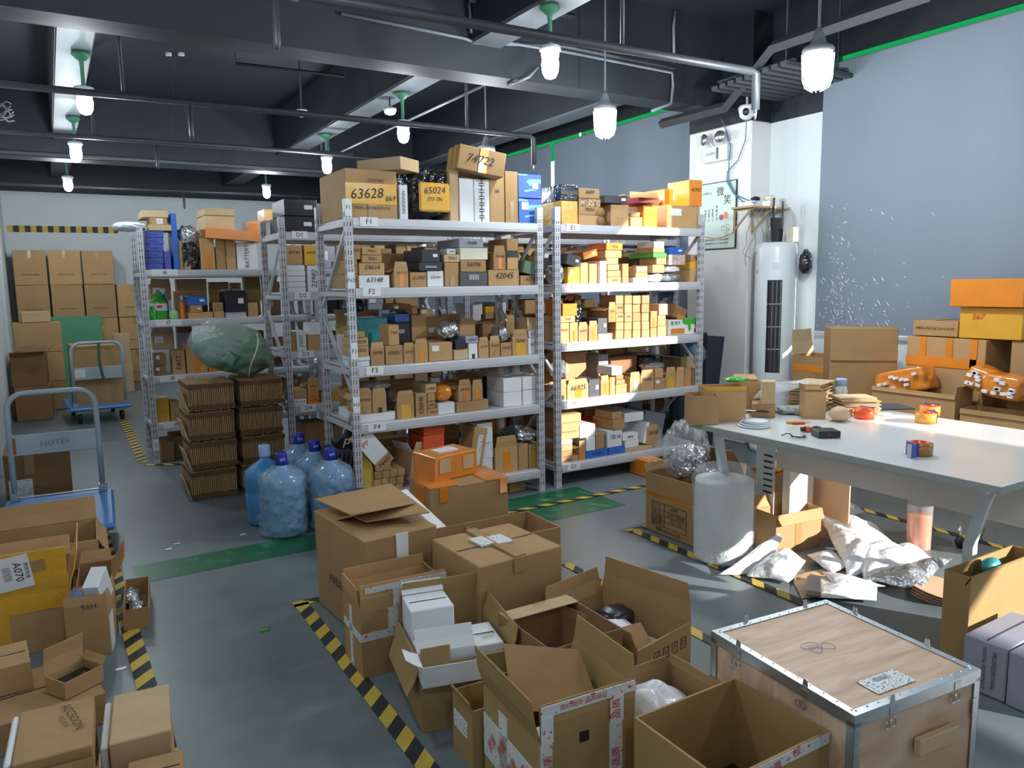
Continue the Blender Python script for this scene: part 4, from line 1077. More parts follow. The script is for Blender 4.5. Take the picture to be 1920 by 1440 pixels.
# F5 leaning things
carton('carton', 'tilted brown carton with white label marked 74427 leaning on shelf F5', 'box', (1.72, YF+.03, .31), 0, (.12, .14, .26), 'card', tapes=[('f', 0, .25, 1, 1, 'label_white', 'label')], texts=[('f', .5, .12, '74427', .04, 'ink', 0, .2), ('f', .35, .8, 'PP', .05, 'ink_red'), ('f', .65, .55, '- - -', .03, 'ink_grey')], tilt=('Y', -38), seam=False)
carton('black_box', 'black box with white sign behind the tilted labelled carton on F5', 'box', (1.58, YF+.2, .33), 0, (.16, .1, .19), 'black_box', texts=[('f', .35, .75, 'P', .09, 'ink_white', -50)], tilt=('Y', -30), seam=False)
carton('carton', 'open brown carton tilted back left of the orange red boxes on F5', 'box', (1.93, YF+.05, .245), R(12), (.15, .2, .16), 'card', 'open', [('f', .07, 10, .01, 'card_pale'), ('l', .07, 40, .01, 'white_box')], tilt=('Y', 10), t=.003)
carton('carton', 'tall brown carton with a printed strip leaning on the white stack of F5', 'box', (2.345, YF+.03, .2), 0, (.1, .16, .33), 'card', tapes=[('f', .35, .2, .75, .85, 'tape_print', 'label')], tilt=('Y', 11), seam=False)
k = 0
for r_ in range(4):
    for c_ in range(4):
        if r_ == 3 and c_ > 1: continue
        x = 1.665+.052*c_+.008*r_; carton('carton', 'slim brown carton end in the pile on shelf F5, %s row, %s along' % (ORD[r_], ORD[c_]), 'box', (x, YF+.03, ZF[4]+.001+.05*r_), 0, (.048, .3, .047), 'card', seam=False, jit=0, group='slim carton ends on shelf F5')
for i in range(5):
    o = MB().box(0, 0, 0, .012, .3, .42).build('black_board', 'dark_grey_box'); o.location = (1.535-.05*i+.0, YF+.1, .04); o.rotation_euler = (0, R(9), 0); o.location.x = 1.49-.03*i; tag(o, 'dark flat panel leaning against the left end of the F rack, %s from the post' % ORD[i], 'panel', 'dark panels leaning on the F rack')
o = MB().box(0, 0, 0, .1, .006, .45).build('striped_board', 'hazard'); o.location = (1.6, YF+.02, .02); o.rotation_euler = (R(-6), 0, 0); tag(o, 'black and yellow striped board standing beside the F5 post', 'board')
a = PZ(955, 925); carton('carton', 'small open carton on the floor under the right end of shelf F5', 'box', (a.x, a.y, .001), R(8), (.15, .12, .1), 'card', 'open', [('r', .07, 70, .02), ('b', .06, 10, .02)], t=.003)
a = PZ(1213, 897); carton('taped_parcel', 'orange taped carton on the floor in front of rack G1', 'box', (a.x, a.y, .001), R(-4), (.16, .22, .13), 'orange_tape', tapes=[('t', .2, .2, .8, .6, 'pink_box'), ('f', .4, 0, .55, 1, 'clear_tape')], seam=False)
# ================================================================ FLOOR GOODS
def fit(T, L, Rr, zt):
    """near, left and right top corners (pixels) at height zt -> place, turn, width, depth"""
    t, l, r = PZ(*T, zt), PZ(*L, zt), PZ(*Rr, zt); a = r-t; b = l-t
    an = math.atan2(a.y*a.length - 0 + (-b.x)*0, a.x*a.length) if False else None
    a1 = math.atan2(a.y, a.x); b1 = math.atan2(b.y, b.x)-PI/2; wa, wb = a.length, b.length
    an = (a1*wa+b1*wb)/(wa+wb); return (t.x, t.y), an, wa, wb
def cbox(label, xy, rz, size, z=.001, **k): return carton(k.pop('name', 'carton'), label, k.pop('cat', 'box'), (xy[0], xy[1], z), rz, size, k.pop('m', 'card'), **k)
# --- the group in the middle, back to front
big = cbox('orange taped big carton standing before rack F with an orange parcel on it', (1.66, 3.63), R(-3), (.48, .31, .4), m='card', tapes=[('t', 0, 0, .35, 1, 'orange_tape'), ('t', .7, 0, 1, 1, 'orange_tape'), ('l', .3, .1, .8, 1, 'orange_tape'), ('f', .12, .8, .22, 1, 'orange_tape'), ('f', .88, .8, .97, 1, 'orange_tape')], seam=False, jit=.006)
xy, an, wa, wb = fit((815, 858), (768, 848), (898, 843), .545)
cbox('glossy orange taped parcel with white label on the big taped carton', xy, an, (wa, wb, .14), .404, name='taped_parcel', m='orange_tape', tapes=[('t', .3, .35, .75, .75, 'label_white', 'label'), ('f', .1, .3, .35, .85, 'card_pale'), ('f', .65, .3, .9, .85, 'card_pale')], texts=[('t', .52, .55, '- - - -', .03, 'ink_blue')], seam=False, jit=.005)
o = MB().lathe([(.14, 0), (.15, .02), (.165, .26), (.172, .27), (.172, .285), (.16, .285), (.16, .26), (.14, .03), (.01, .025)], 26).build('blue_tub', 'indigo_plastic', None, True); o.location = (1.44, 4.12, .001); o.data.materials[0] = MATS['navy_box'] if False else mat('tub_blue', (.01, .035, .12), .35); tag(o, 'dark blue round tub behind the carton marked made in China', 'tub')
# open carton G with a divider
g = cbox('empty open carton with a divider behind the large closed carton', (1.45, 2.99), R(-1), (.61, .31, .3), m='card_old', top='open', t=.006)
MB().box(.24, .007, .01, .246, .303, .28).build('divider', 'card_old', g)
MB().box(.02, .012, .295, .2, .018, .33).build('torn_edge', 'card_old', g)
o = MB().box(-.035, -.012, 0, .035, .012, .5, .004).build('foam_strip', 'foam'); tag(o, 'long white foam strip leaning between the cartons', 'foam strip')
p0 = Vector((*PY(752, 922, 3.7), 0)); p0 = Vector((p0.x, 3.7, p0.y)); p1 = Vector((PY(838, 1003, 3.38)[0], 3.38, PY(838, 1003, 3.38)[1]))
o.matrix_world = Matrix.Translation(p1) @ (p0-p1).to_track_quat('Z', 'Y').to_matrix().to_4x4(); o.data.transform(Matrix.Scale((p0-p1).length/.5, 4, (0, 0, 1)))
# A
xy, an, wa, wb = fit((683, 1013), (583, 956), (822, 985), .46)
A = cbox('large closed carton printed MADE IN CHINA, beside the blue water bottles', xy, an, (wa, wb, .455), m='card_old', tapes=[('t', .38, .5, .5, .62, 'label_white', 'label'), ('f', .42, .7, .58, 1, 'clear_tape')], texts=[('l', .68, .4, 'MADE IN CHINA', .056), ('l', .25, .84, '-_-', .03)], jit=.008, seam=False)
b = MB(); b.slab([(.02, wb*.62, .46), (wa-.01, wb*.62, .46), (wa-.01, wb*.3, .52), (.04, wb*.18, .545)][::1], .005).build('flap', 'card_old', A)
b = MB(); b.slab([(-.01, wb*.99, .462), (.0, wb*.64, .462), (wa*.45, wb*.5, .5), (wa*.5, wb*.95, .5)], .005)
b = MB(); b.slab([(wa*.02, wb*1.02, .5), (wa*.25, wb*.3, .475), (wa*.98, wb*.08, .5), (wa*1.05, wb*.85, .535)], .006).build('flap', 'card_old', A)
# C
xy, an, wa, wb = fit((899, 1061), (809, 1009), (1053, 1022), .42)
Cc = cbox('large closed carton with two shipping labels on its taped top', xy, an, (wa, wb, .415), m='card_old', tapes=[('t', .42, 0, .55, 1, 'tan_tape'), ('t', .3, .45, .46, .72, 'label_print', 'label'), ('t', .48, .4, .66, .66, 'label_print', 'label'), ('f', .4, .86, .55, 1, 'tan_tape'), ('f', .42, .0, .68, .34, 'label_white', 'label')], texts=[('f', .55, .26, 'QTY: 2PCS', .02, 'ink', 4), ('f', .55, .18, 'G.W: 9.7KG', .02, 'ink', 4), ('f', .55, .1, 'N.W: 9.2KG', .02, 'ink', 4)], jit=.009)
# B
Bb = cbox('open carton sealed with red and white tape beside the floor tape', (.91, 2.645), R(-2), (.36, .22, .262), m='card', top='open', flaps=[('f', .105, -3, .004), ('l', .1, 6, .03), ('b', .1, 8, .01), ('r', .08, -15, .02)], tapes=[('f', 0, .56, 1, .68, 'tape_print'), ('f', .3, .68, .42, 1, 'tape_print'), ('f', .74, .68, .84, 1, 'tape_print'), ('l', .35, 0, .5, .95, 'tape_print'), ('l', 0, .55, 1, .66, 'tape_print')], t=.006)
f = Bb.children[0]
MB().box(.02, -.0045, .335, .355, -.003, .358).build('tape', 'tape_print', Bb); MB().box(.13, -.005, .262, .165, -.0035, .335).build('tape', 'tape_print', Bb); MB().box(.25, -.005, .262, .285, -.0035, .335).build('tape', 'tape_print', Bb); MB().box(.16, -.006, .328, .25, -.0045, .362).build('label', 'label_print', Bb)
# D
D = cbox('torn open carton full of white boxes, left of the middle row', (.955, 2.2), R(-11), (.33, .37, .235), m='card_olive', top='open', flaps=[('l', .12, 160, .03), ('b', .15, -4, .02), ('r', .08, 15, .01)], t=.005)
MB().slab([(0, -.002, .1), (.1, -.002, .05), (.1, -.004, .3), (0, -.004, .3)], .003).build('torn_strip', 'card_olive', D)
def inD(u, v, z, s, label, rz=0, **k):
    m_ = Matrix.Translation((.955, 2.2, 0)) @ Matrix.Rotation(R(-11), 4, 'Z') @ Vector((u, v, z)); return cbox(label, (m_.x, m_.y), R(-11+rz), s, m_.z, name='white_box', m='white_box', **k)
inD(.012, .02, .007, (.13, .16, .24), 'tall white box at the left front inside the torn carton', texts=[])
inD(.155, .03, .007, (.15, .17, .25), 'tall white box with black print inside the torn carton', texts=[('t', .7, .4, 'CHINESE', .018), ('t', .7, .25, 'SERIES', .016)])
inD(.015, .2, .007, (.16, .15, .335), 'white box with open lid standing highest in the torn carton', flaps=[('b', .05, 35, .005)], jit=0)
xy_ = PZ(790, 1330, .12); cbox('open white tray box lying at the front of the torn carton', (xy_.x-.0, xy_.y-.02), R(-14), (.2, .1, .07), .2, name='white_box', m='white_box', top='open', flaps=[('l', .06, 60, .01), ('b', .08, 40, .0)], t=.003)
# J
cbox('small open carton with a white side label between two larger ones', (1.0, 1.925), R(-3), (.2, .15, .2), m='card_olive', top='open', tapes=[('l', .1, .45, .75, .72, 'label_print', 'label')], t=.005, flaps=[('l', .03, 20, .0)])
# H
H = cbox('open carton printed GSDE on its folded rim with foam inside', (1.31, 1.955), 0, (.3, .34, .3), m='card_dark', top='open', flaps=[('b', .08, -88, .0, 'card_pale')], t=.005)
letter(H, (.3, .34, .3), 't', .15, .3, 'GSDE', .024, 'ink', 2, 0, .016)
MB().box(.01, .01, .007, .29, .33, .1, .004).build('foam_bed', 'foam', H); MB().box(.1, .325, .17, .12, .333, .19).build('label', 'yellow_tape', H)
# I
I_ = cbox('large open carton with handling symbols on its right front', (1.665, 1.94), R(12), (.33, .44, .205), m='card_old', top='open', flaps=[('r', .15, 2, .02), ('b', .1, 12, .01), ('l', .07, 12, .02)], t=.006)
for i, s_ in enumerate(('ll', 'Y', 'T', 'O')):
    c0 = .115+.055*i; bb = MB(); r_ = .022
    for (x0, z0, x1, z1) in ((-1, -1, 1, -.88), (-1, .88, 1, 1), (-1, -.88, -.88, .88), (.88, -.88, 1, .88)): bb.box(c0+x0*r_*.8, -.0014, .14+z0*r_, c0+x1*r_*.8, 0, .14+z1*r_)
    bb.build('symbol', 'ink', I_); letter(I_, (.33, .44, .2), 'f', c0, .14, s_, .03)
MB().box(.02, .05, .008, .31, .42, .1, .01).build('foam_bed', 'foam', I_)
def inI(u, v, z): return Matrix.Translation((1.665, 1.94, 0)) @ Matrix.Rotation(R(12), 4, 'Z') @ Vector((u, v, z))
q = inI(.12, .22, .15); o = lump('foam_insert', q, (.1, .08, .05), 'foam', 4, .15, 2, 3, flat=.5); tag(o, 'white foam insert inside the carton with handling symbols', 'foam')
q = inI(.2, .27, .17); o = lump('black_case', q, (.08, .06, .05), 'black_plastic', 6, .1, 2, 3, flat=.5); tag(o, 'black case lying on the foam in the carton with handling symbols', 'case')
b = MB().slab([(0, 0, 0), (.16, .02, 0), (.15, .1, .09), (.01, .09, .1)], .004).build('card_insert', 'card'); b.location = inI(.0, .05, .13); tag(b, 'creased cardboard piece poking out before the handling symbol carton', 'cardboard')
# E
E_ = cbox('open carton wrapped in red lettered tape, nearest in the middle row', (1.0, 1.545), R(-4), (.3, .35, .3), m='card_olive', top='open', flaps=[('f', .105, -2, .0), ('l', .13, 12, .0), ('r', .16, 6, .03), ('b', .03, -30, 0)],
          tapes=[('f', .0, .0, .12, 1, 'tape_print'), ('f', .72, 0, .86, 1, 'tape_print'), ('l', .0, .25, 1, .7, 'tape_print'), ('l', .3, 0, .45, .9, 'tape_print'), ('f', .4, .9, .5, 1, 'black_box')], t=.006)
MB().box(.0, -.006, .375, .3, -.004, .405).build('tape', 'tape_print', E_); MB().box(.0, -.0075, .3, .036, -.0045, .375).build('tape', 'tape_print', E_); MB().box(.215, -.0075, .3, .258, -.0045, .375).build('tape', 'tape_print', E_)
for i, (v, rt, x) in enumerate(((.24, 90, .02), (.2, 90, .235), (.34, 90, .235), (.12, 90, .02))): letter(E_, (.3, .35, .3), 'f', x, v, '品质', .03, 'ink_red', rt, 0, .009)
letter(E_, (.3, .35, .3), 'f', .13, .39, '用心服务 品质保证', .018, 'ink_red', 0, 0, .008)
for i in range(5): letter(E_, (.3, .35, .3), 'l', .06+.065*i, .14+.02*(i % 2), '质量', .035, 'ink_red', 55, 0, .004)
b = MB().slab([(.02, .2, .27), (.25, .08, .24), (.27, .24, .37), (.06, .33, .4)], .005).build('card_insert', 'card'); b.location = (1.0, 1.545, .02); b.rotation_euler = (0, 0, R(-4)); tag(b, 'creased light cardboard sheet inside the red taped open carton', 'cardboard')
o = MB().box(.012, .05, .15, .28, .14, .25, .003).build('black_box', 'black_box'); o.location = (1.0, 1.545, 0); o.rotation_euler = (0, 0, R(-4)); tag(o, 'flat black box with white rim inside the red taped open carton', 'box')
MB().box(.012, .05, .25, .28, .14, .255).build('white_rim', 'label_white', o)
# K
K_ = cbox('open carton with white padding beside the red taped one', (1.335, 1.485), 0, (.31, .27, .25), m='card_old', top='open', flaps=[('r', .035, 5, 0), ('b', .03, 5, .02)], t=.005)
for k, (p, s_) in enumerate((((1.43, 1.6, .22), 1), ((1.52, 1.64, .2), 2))):
    o = sheet('white_bag', [(p[0]-.08, p[1]-.09, p[2]), (p[0]+.1, p[1]-.08, p[2]-.02), (p[0]+.09, p[1]+.07, p[2]-.01), (p[0]-.08, p[1]+.08, p[2]+.02)], 'white_film', .05, 11+k, 14, lift=.04); tag(o, ('nearer', 'farther')[k]+' crumpled white padding sheet in the open carton by the crate', 'padding')
# F
F_ = cbox('large empty looking open carton with a black box at its bottom', (1.235, 1.135), 0, (.375, .315, .35), m='card_olive', top='open', t=.007, flaps=[])
MB().box(.0, -.0022, .32, .375, -.001, .349).build('red_speckled_tape', 'tape_print', F_).hide_render = False
letter(F_, (.375, .315, .35), 'f', .2, .33, '质量 · · 检', .03, 'ink_red', 12, 0, .004)
o = cbox('black box lettered MAGIC FX lying inside the large open carton', (1.255, 1.155), 0, (.33, .27, .1), .009, name='black_box', m='black_box', seam=False, jit=0, texts=[('t', .5, .62, 'MAGIC FX', .05, 'ink_white', 6)])
# ---------------------------------------------------------------- wooden crate
xy, an, wa, wb = fit((1603, 1343), (1335, 1183), (1837, 1255), .43)
W, L, Hc = wa, wb, .43
cr = empty('wooden_crate', (*xy, 0), an); tag(cr, 'plywood crate with zinc metal edges, clasps and a scribbled lid', 'crate')
MB().box(.004, .004, .004, W-.004, L-.004, Hc-.03, .003).build('body', 'plywood', cr)
lid = MB().box(.002, .002, Hc-.028, W-.002, L-.002, Hc-.002, .002).build('lid', 'plywood', cr); e = .021
ed = MB()
for z0, z1 in ((Hc-.032, Hc+.0006), (0, .03)):
    ed = MB(); ed.box(-.0015, -.0015, z0, W+.0015, .001, z1).box(-.0015, L-.001, z0, W+.0015, L+.0015, z1).box(-.0015, .001, z0, .001, L-.001, z1).box(W-.001, .001, z0, W+.0015, L-.001, z1); ed.build('edge_rail', 'zinc', cr)

MB().box(-.001, -.001, Hc-.001, W+.001, e, Hc+.0012).box(-.001, L-e, Hc-.001, W+.001, L+.001, Hc+.0012).box(-.001, e, Hc-.001, e, L-e, Hc+.0012).box(W-e, e, Hc-.001, W+.001, L-e, Hc+.0012).build('lid_rail', 'zinc', lid)
for x, y in ((0, 0), (W, 0), (0, L), (W, L)):
    sx_, sy_ = (1 if x == 0 else -1), (1 if y == 0 else -1)
    MB().box(x-.0015*sx_, y-.0015*sy_, .0, x+.022*sx_, y+.001*sy_, Hc-.02).box(x-.0015*sx_, y-.0015*sy_, 0, x+.001*sx_, y+.022*sy_, Hc-.02).build('corner_post', 'zinc', cr)
rv = MB()
for i in range(12):
    t_ = (i+.5)/12
    for p in ((W*t_, .014), (W*t_, L-.014), (.014, L*t_), (W-.014, L*t_)): rv.lathe([(.0035, 0), (.0025, .002), (.0005, .0026)], 6, (p[0], p[1], Hc+.001))
    rv.box(.008, -.003, .03+i*.032, .013, -.0012, .035+i*.032)
tag(rv.build('rivets', 'silver_metal', cr), kind='stuff')
def clasp(x, y, nx, ny):
    t = Vector((-ny, nx, 0)); n_ = Vector((nx, ny, 0)); c = Vector((x, y, 0)); b = MB()
    def q(u, z, d): return c+t*u+Vector((0, 0, z))+n_*d
    b.slab([q(-.012, Hc-.03, .0015), q(.012, Hc-.03, .0015), q(.012, Hc-.008, .0015), q(-.012, Hc-.008, .0015)], .002)
    b.tube([q(.01*math.cos(a), Hc-.052+.012*math.sin(a), .004) for a in np.linspace(0, 2*PI, 13)], .0018, 5)
    b.tube([q(-.018+.01*math.cos(a), Hc-.056+.01*math.sin(a), .003) for a in np.linspace(0, 2*PI, 11)], .0015, 5)
    b.slab([q(-.01, Hc-.002, -.002), q(.01, Hc-.002, -.002), q(.006, Hc+.02, -.002), q(-.006, Hc+.02, -.002)], .002)
    b.tube([q(.006*math.cos(a), Hc+.012+.008*math.sin(a), -.001) for a in np.linspace(0, 2*PI, 9)], .0015, 4)
    b.build('clasp', 'silver_metal', cr)
for y in (.3, .78): clasp(0, L*y, -1, 0); clasp(W, L*y, 1, 0)
for x in (.28, .8): clasp(W*x, 0, 0, -1); clasp(W*x, L, 0, 1)
MB().box(W*.46, -.022, Hc*.62, W*.78, -.002, Hc*.72, .002).build('handle_block', 'plywood_plain', cr).rotation_euler = (0, 0, 0)
MB().box(-.004, L*.0+.0, Hc*.45, 0, .02, Hc*.55).build('latch', 'silver_metal', cr)
MB().box(W-.03, -.005, Hc*.7, W-.006, -.0015, Hc*.82, .002).build('latch', 'silver_metal', cr)
MB().box(W*.28, L*.08, Hc, W*.58, L*.21, Hc+.001).build('shipping_label', 'label_print', lid)
letter(lid, (W, L, Hc), 't', W*.43, L*.18, '|||||||||||', .02, 'ink', 0, 0, .0022)
MB().tube([(W*.42+.045*math.cos(a)*(1-.2*math.sin(a*.5)), L*.55+.02*math.sin(a*2), Hc+.0012) for a in np.linspace(0, 2*PI, 36)], .0007, 4).tube([(W*.38+.03*math.cos(a), L*.6+.018*math.sin(a), Hc+.0012) for a in np.linspace(0, 6, 20)], .0007, 4).build('scribble', 'ink_blue', lid)
# ---------------------------------------------------------------- right foreground
xy, an, wa, wb = fit((1895, 1220), (1812, 1190), (1925, 1150), .2)
for k in range(2):
    cbox(('left', 'right')[k]+' one of two lilac grey boxes lettered PROFESSIONAL DIGITAL EQUIPMENT', (xy[0]-.0-.005*k, 1.262-.155*k), R(1), (.34, .148, .2), name='grey_box', m='lilac_box', texts=[('l', .72, .5, 'PROFESSIONAL', .021, 'ink', -90), ('l', .5, .5, 'DIGITAL EQUIPMENT', .017, 'ink', -90)] if k == 0 else [('l', .72, .5, 'PROFESSIONAL', .021, 'ink', -90)], jit=.002)
br = cbox('tall narrow olive carton with an open top at the right edge', (2.865, 1.452), R(0), (.5, .1, .375), m='card_olive', top='open', t=.006, flaps=[('f', .04, -150, 0)])
o = lump('teal_disc', (3.1, 1.5, .36), (.05, .03, .03), 'teal_box', 3, .05, 2, 3); tag(o, 'round teal lid inside the narrow carton at the right edge', 'lid')
# ---------------------------------------------------------------- table
tb = empty('work_table', (2.84, 1.36, 0)); tag(tb, 'long white work table with angled legs and a modesty panel', 'table')
TW, TL = 1.15, 1.55
MB().box(0, 0, .722, TW, TL, .75, .003).build('table_top', 'table_white', tb); MB().box(-.002, -.002, .7225, 0, TL+.002, .7485).box(0, -.002, .7225, TW, 0, .7485).build('edge_band', 'table_edge', tb)
MB().box(.55, .12, .45, .568, TL-.12, .72).build('modesty_panel', 'table_panel', tb)
MB().box(.1, .1, .68, .14, TL-.1, .722).box(TW-.14, .1, .68, TW-.1, TL-.1, .722).box(.14, .25, .69, TW-.14, .29, .72).box(.14, TL-.29, .69, TW-.14, TL-.25, .72).build('frame_rail', 'leg_paint', tb)
def leg(pts, m): 
    b = MB(); P_ = [Vector(p) for p in pts]; b.tube(P_, .028, 4); b.build('leg', m, tb)
leg([(.13, 1.47, .72), (.17, 1.5, .64), (.3, 1.57, .38), (.46, 1.58, .04), (.47, 1.58, .0)], 'leg_paint')
leg([(1.02, 1.44, .72), (1.04, 1.46, .6), (1.12, 1.5, .3), (1.14, 1.51, .08), (1.1, 1.49, 0)], 'leg_cream')
leg([(.17, .1, .722), (.21, .15, .64), (.33, .26, .4), (.42, .3, .0)], 'leg_paint'); leg([(1.0, .12, .722), (1.02, .1, .6), (1.1, .08, .3), (1.06, .08, 0)], 'leg_paint')
cb = MB().box(0, 0, 0, .2, .05, .7).build('cabinet_end', 'leg_cream', tb); cb.location = (.62, TL-.16, .001)
cb2 = MB().box(.0, 0, .0, .004, .13, .69).build('side_plate', 'leg_paint', tb); cb2.location = (.56, TL-.1, .001)
for k in range(7): MB().box(.558, TL-.085, .5-.035*k, .5605, TL-.025, .51-.035*k).build('vent_slot', 'slot_dark', tb)
MB().box(.545, TL-.14, .58, .55, TL-.1, .6).build('hinge', 'zinc', tb)
# tan boards under table
o = MB().box(0, 0, 0, .01, .24, .46).build('brown_board', 'peach_paper'); o.location = (3.72, 2.56, .002); tag(o, 'plain tan board standing under the table behind the vented panel', 'board')
# items on table
def onT(x, y): return PZ(x, y, .7512)
def tape_disp(x, y, label, ring, body, rz, acc='orange_plastic'):
    p = onT(x, y); r = empty('tape_dispenser', p, R(rz)); tag(r, label, 'tape dispenser', 'tape dispensers on the table')
    MB().lathe([(.04, 0), (.05, 0), (.05, .05), (.04, .05), (.04, 0)], 26, caps=False).build('tape_roll', ring, r, True)
    MB().lathe([(.034, .002), (.0395, .002), (.0395, .054), (.034, .054), (.034, .002)], 22, caps=False).build('core', acc, r, True)
    b = MB(); b.tube([(-.052*math.cos(a), .052*math.sin(a), .027) for a in np.linspace(-.7, .7, 9)], .004, 4)
    for k in range(8):
        a0, a1 = -.8+.2*k, -.6+.2*k; b.slab([(-.053*math.cos(a0), .053*math.sin(a0), 0), (-.053*math.cos(a1), .053*math.sin(a1), 0), (-.053*math.cos(a1), .053*math.sin(a1), .056), (-.053*math.cos(a0), .053*math.sin(a0), .056)], .004)
    b.box(-.08, -.045, 0, -.05, -.03, .056, .003).build('cutter_body', body, r); MB().box(-.082, -.047, .0, -.078, -.028, .056).build('blade', 'silver_metal', r)
tape_disp(1724, 852, 'nearest tape dispenser on the table with brown tape and red rim', 'brown_tape', 'indigo_plastic', -20)
tape_disp(1735, 792, 'tape dispenser with blue and yellow side in front of the far one', 'amber_plastic', 'indigo_plastic', 160)
tape_disp(1743, 778, 'orange tape dispenser behind the blue and yellow one', 'amber_plastic', 'indigo_plastic', 200)
tape_disp(1620, 784, 'bright orange tape roll dispenser beside the black tray', 'orange_plastic', 'indigo_plastic', 190)
p = onT(1535, 822); o = MB().box(0, 0, 0, .105, .095, .032, .004).build('adapter_box', 'black_plastic'); o.location = p; o.rotation_euler = (0, 0, R(-30)); tag(o, 'small black electronic box with red marks near the table edge', 'device')
letter(o, (.105, .095, .032), 'f', .05, .016, '88', .014, 'ink_red')
p = onT(1415, 805)
for k in range(3):
    o = MB().lathe([(.02, 0), (.078-.004*k, .002), (.08-.004*k, .006), (.075, .0095), (.02, .0095)], 28).build('label_reel', ('label_white', 'ink_blue', 'label_white')[k] if k != 1 else 'label_white', None, True); o.location = p+Vector((.06+.004*k, .06-.006*k, .0105*k)); tag(o, ('lowest', 'middle', 'topmost')[k]+' flat white reel in the small stack at the left of the table', 'reel')
    MB().lathe([(.06, .0097), (.066, .0099), (.066, .0098)], 28, caps=False).build('ring_print', 'ink_blue', o)
p = onT(1440, 790)+Vector((.06, .1, .034)); tag(MB().tube([p+Vector((-.07, .05, .003)), p, p+Vector((.1, -.06, -.012))], .004, 6).build('pen', 'black_plastic'), 'black pen lying across the white reels', 'pen')
p = onT(1490, 776); o = lump('work_glove', p+Vector((.02, -.0, .02)), (.12, .055, .024), 'silver_film', 4, .3, 3, 4, rot=(0, 0, R(-38))); o.data.materials[0] = MATS['silver_film'] if False else mat('glove_grey', (.45, .48, .48), .85, bump=.6, bscale=80); tag(o, 'grey knitted work glove on the table by the reels', 'glove')
for k, (u, v) in enumerate(((.1, -.13), (.12, -.1), (.13, -.07))):
    MB().tube([(p+Vector((u-.05, v+.05, .018))), (p+Vector((u, v, .018))), (p+Vector((u+.03, v-.03, .012)))], [.011, .01, .007], 7).build('finger', 'glove_grey', o, True)
p = onT(1515, 812); o = empty('screwdriver', p, R(-25)); tag(o, 'red and black handled tool lying behind the black box', 'tool')
MB().tube([(-.02, .03, .014), (.06, .03, .014), (.08, .03, .014)], [.012, .014, .009], 8).build('handle', 'black_plastic', o, True); MB().tube([(.0, .03, .014), (.02, .03, .014)], .015, 8).build('grip_band', 'orange_plastic', o); MB().tube([(.08, .03, .012), (.13, .03, .008)], .003, 6).build('shaft', 'silver_metal', o)
p = onT(1475, 795); o = empty('box_cutter', p, R(-30)); tag(o, 'yellow and red cutter between the glove and the tool', 'cutter')
MB().box(0, 0, 0, .1, .018, .012, .004).build('handle', 'yellow_tape', o); MB().box(.1, .004, .004, .13, .014, .008).build('blade', 'silver_metal', o); MB().box(.02, -.02, 0, .09, -.008, .01, .004).build('grip', 'ink_red', o)
p = onT(1580, 790); o = lump('sealed_bag', p+Vector((.0, .02, .036)), (.055, .05, .04), 'peach_paper', 5, .15, 2, 3); tag(o, 'peach coloured bundle in film beside the orange tape roll', 'bag')
p = onT(1632, 770); o = MB().box(0, 0, 0, .26, .2, .006).build('black_tray', 'dark_grey_box'); o.location = p; o.rotation_euler = (0, 0, R(-28)); tag(o, 'flat black sheet on the far edge of the table', 'sheet')
p = onT(1500, 822); c = MB(); c.tube([p+Vector((.0+.02*math.sin(i*1.3), -.02+.014*i, .006+.006*math.sin(i*2.1))) for i in range(9)], .0028, 6); c.tube([p+Vector((-.03+.014*i, .02*math.cos(i), .008)) for i in range(7)], .0028, 6); o = c.build('black_cable', 'black_plastic', None, True); tag(o, 'short black cable in clear film beside the small black box', 'cable')
# cartons standing on the table's left end
def tcar(x, y, s, rz, label, **k):
    p = onT(x, y); return cbox(label, (p.x, p.y), R(rz), s, .7512, **k)
tcar(1348, 795, (.05, .13, .13), 18, 'open plain carton at the left corner of the white table', top='open', m='card', t=.003) if False else tcar(1347, 796, (.15, .14, .15), 60, 'open plain carton at the left corner of the white table', top='open', t=.003)
o = tcar(1398, 790, (.12, .22, .185), 62, 'tall carton with yellow rim and printed arc on the table', top='open', m='card', t=.003, tapes=[('l', 0, .9, 1, 1, 'yellow_tape'), ('f', .5, .1, 1, .8, 'yellow_tape')])
tcar(1425, 772, (.1, .14, .17), 50, 'brown open carton with a printed strip behind the yellow rimmed one', top='open', m='card', t=.003, flaps=[('r', .05, 60, .01)], tapes=[('f', .2, 0, .5, .8, 'label_print', 'label')])
tcar(1453, 783, (.13, .12, .07), 42, 'low brown carton under the pale one on the table', seam=False)
tcar(1452, 783, (.09, .07, .12), 40, 'pale upright carton leaning on the low brown one', m='card_pale', seam=False).location.z = .8235
tcar(1548, 784, (.1, .11, .14), 55, 'open upright carton in front of the flattened carton stack', top='open', t=.003, flaps=[('r', .03, 30, 0), ('b', .04, 10, 0)])
def flat_stack(loc, rz, n, w, d, label, th=.006):
    rnd = random.Random(n); r = empty('flattened_carton_stack', loc, rz); tag(r, label, 'cardboard stack')
    me = MB().box(0, 0, 0, w, d, th*.8).mesh('flat_carton', 'card_pale')
    for i in range(n): o = link('flat_carton', me, r); o.location = (rnd.uniform(-.012, .012), rnd.uniform(-.012, .012), i*th+.0002); o.rotation_euler = (0, 0, rnd.uniform(-.05, .05))
    return r
p = onT(1505, 768); flat_stack((p.x-.02, p.y-.12, .7515), R(20), 26, .26, .17, 'fanned stack of flattened pale cartons at the rear of the table', .006)
p = onT(1545, 770); flat_stack((3.63, 2.56, .7515), R(-30), 16, .2, .14, 'lower stack of flattened cartons beside the water bottle on the table', .006)
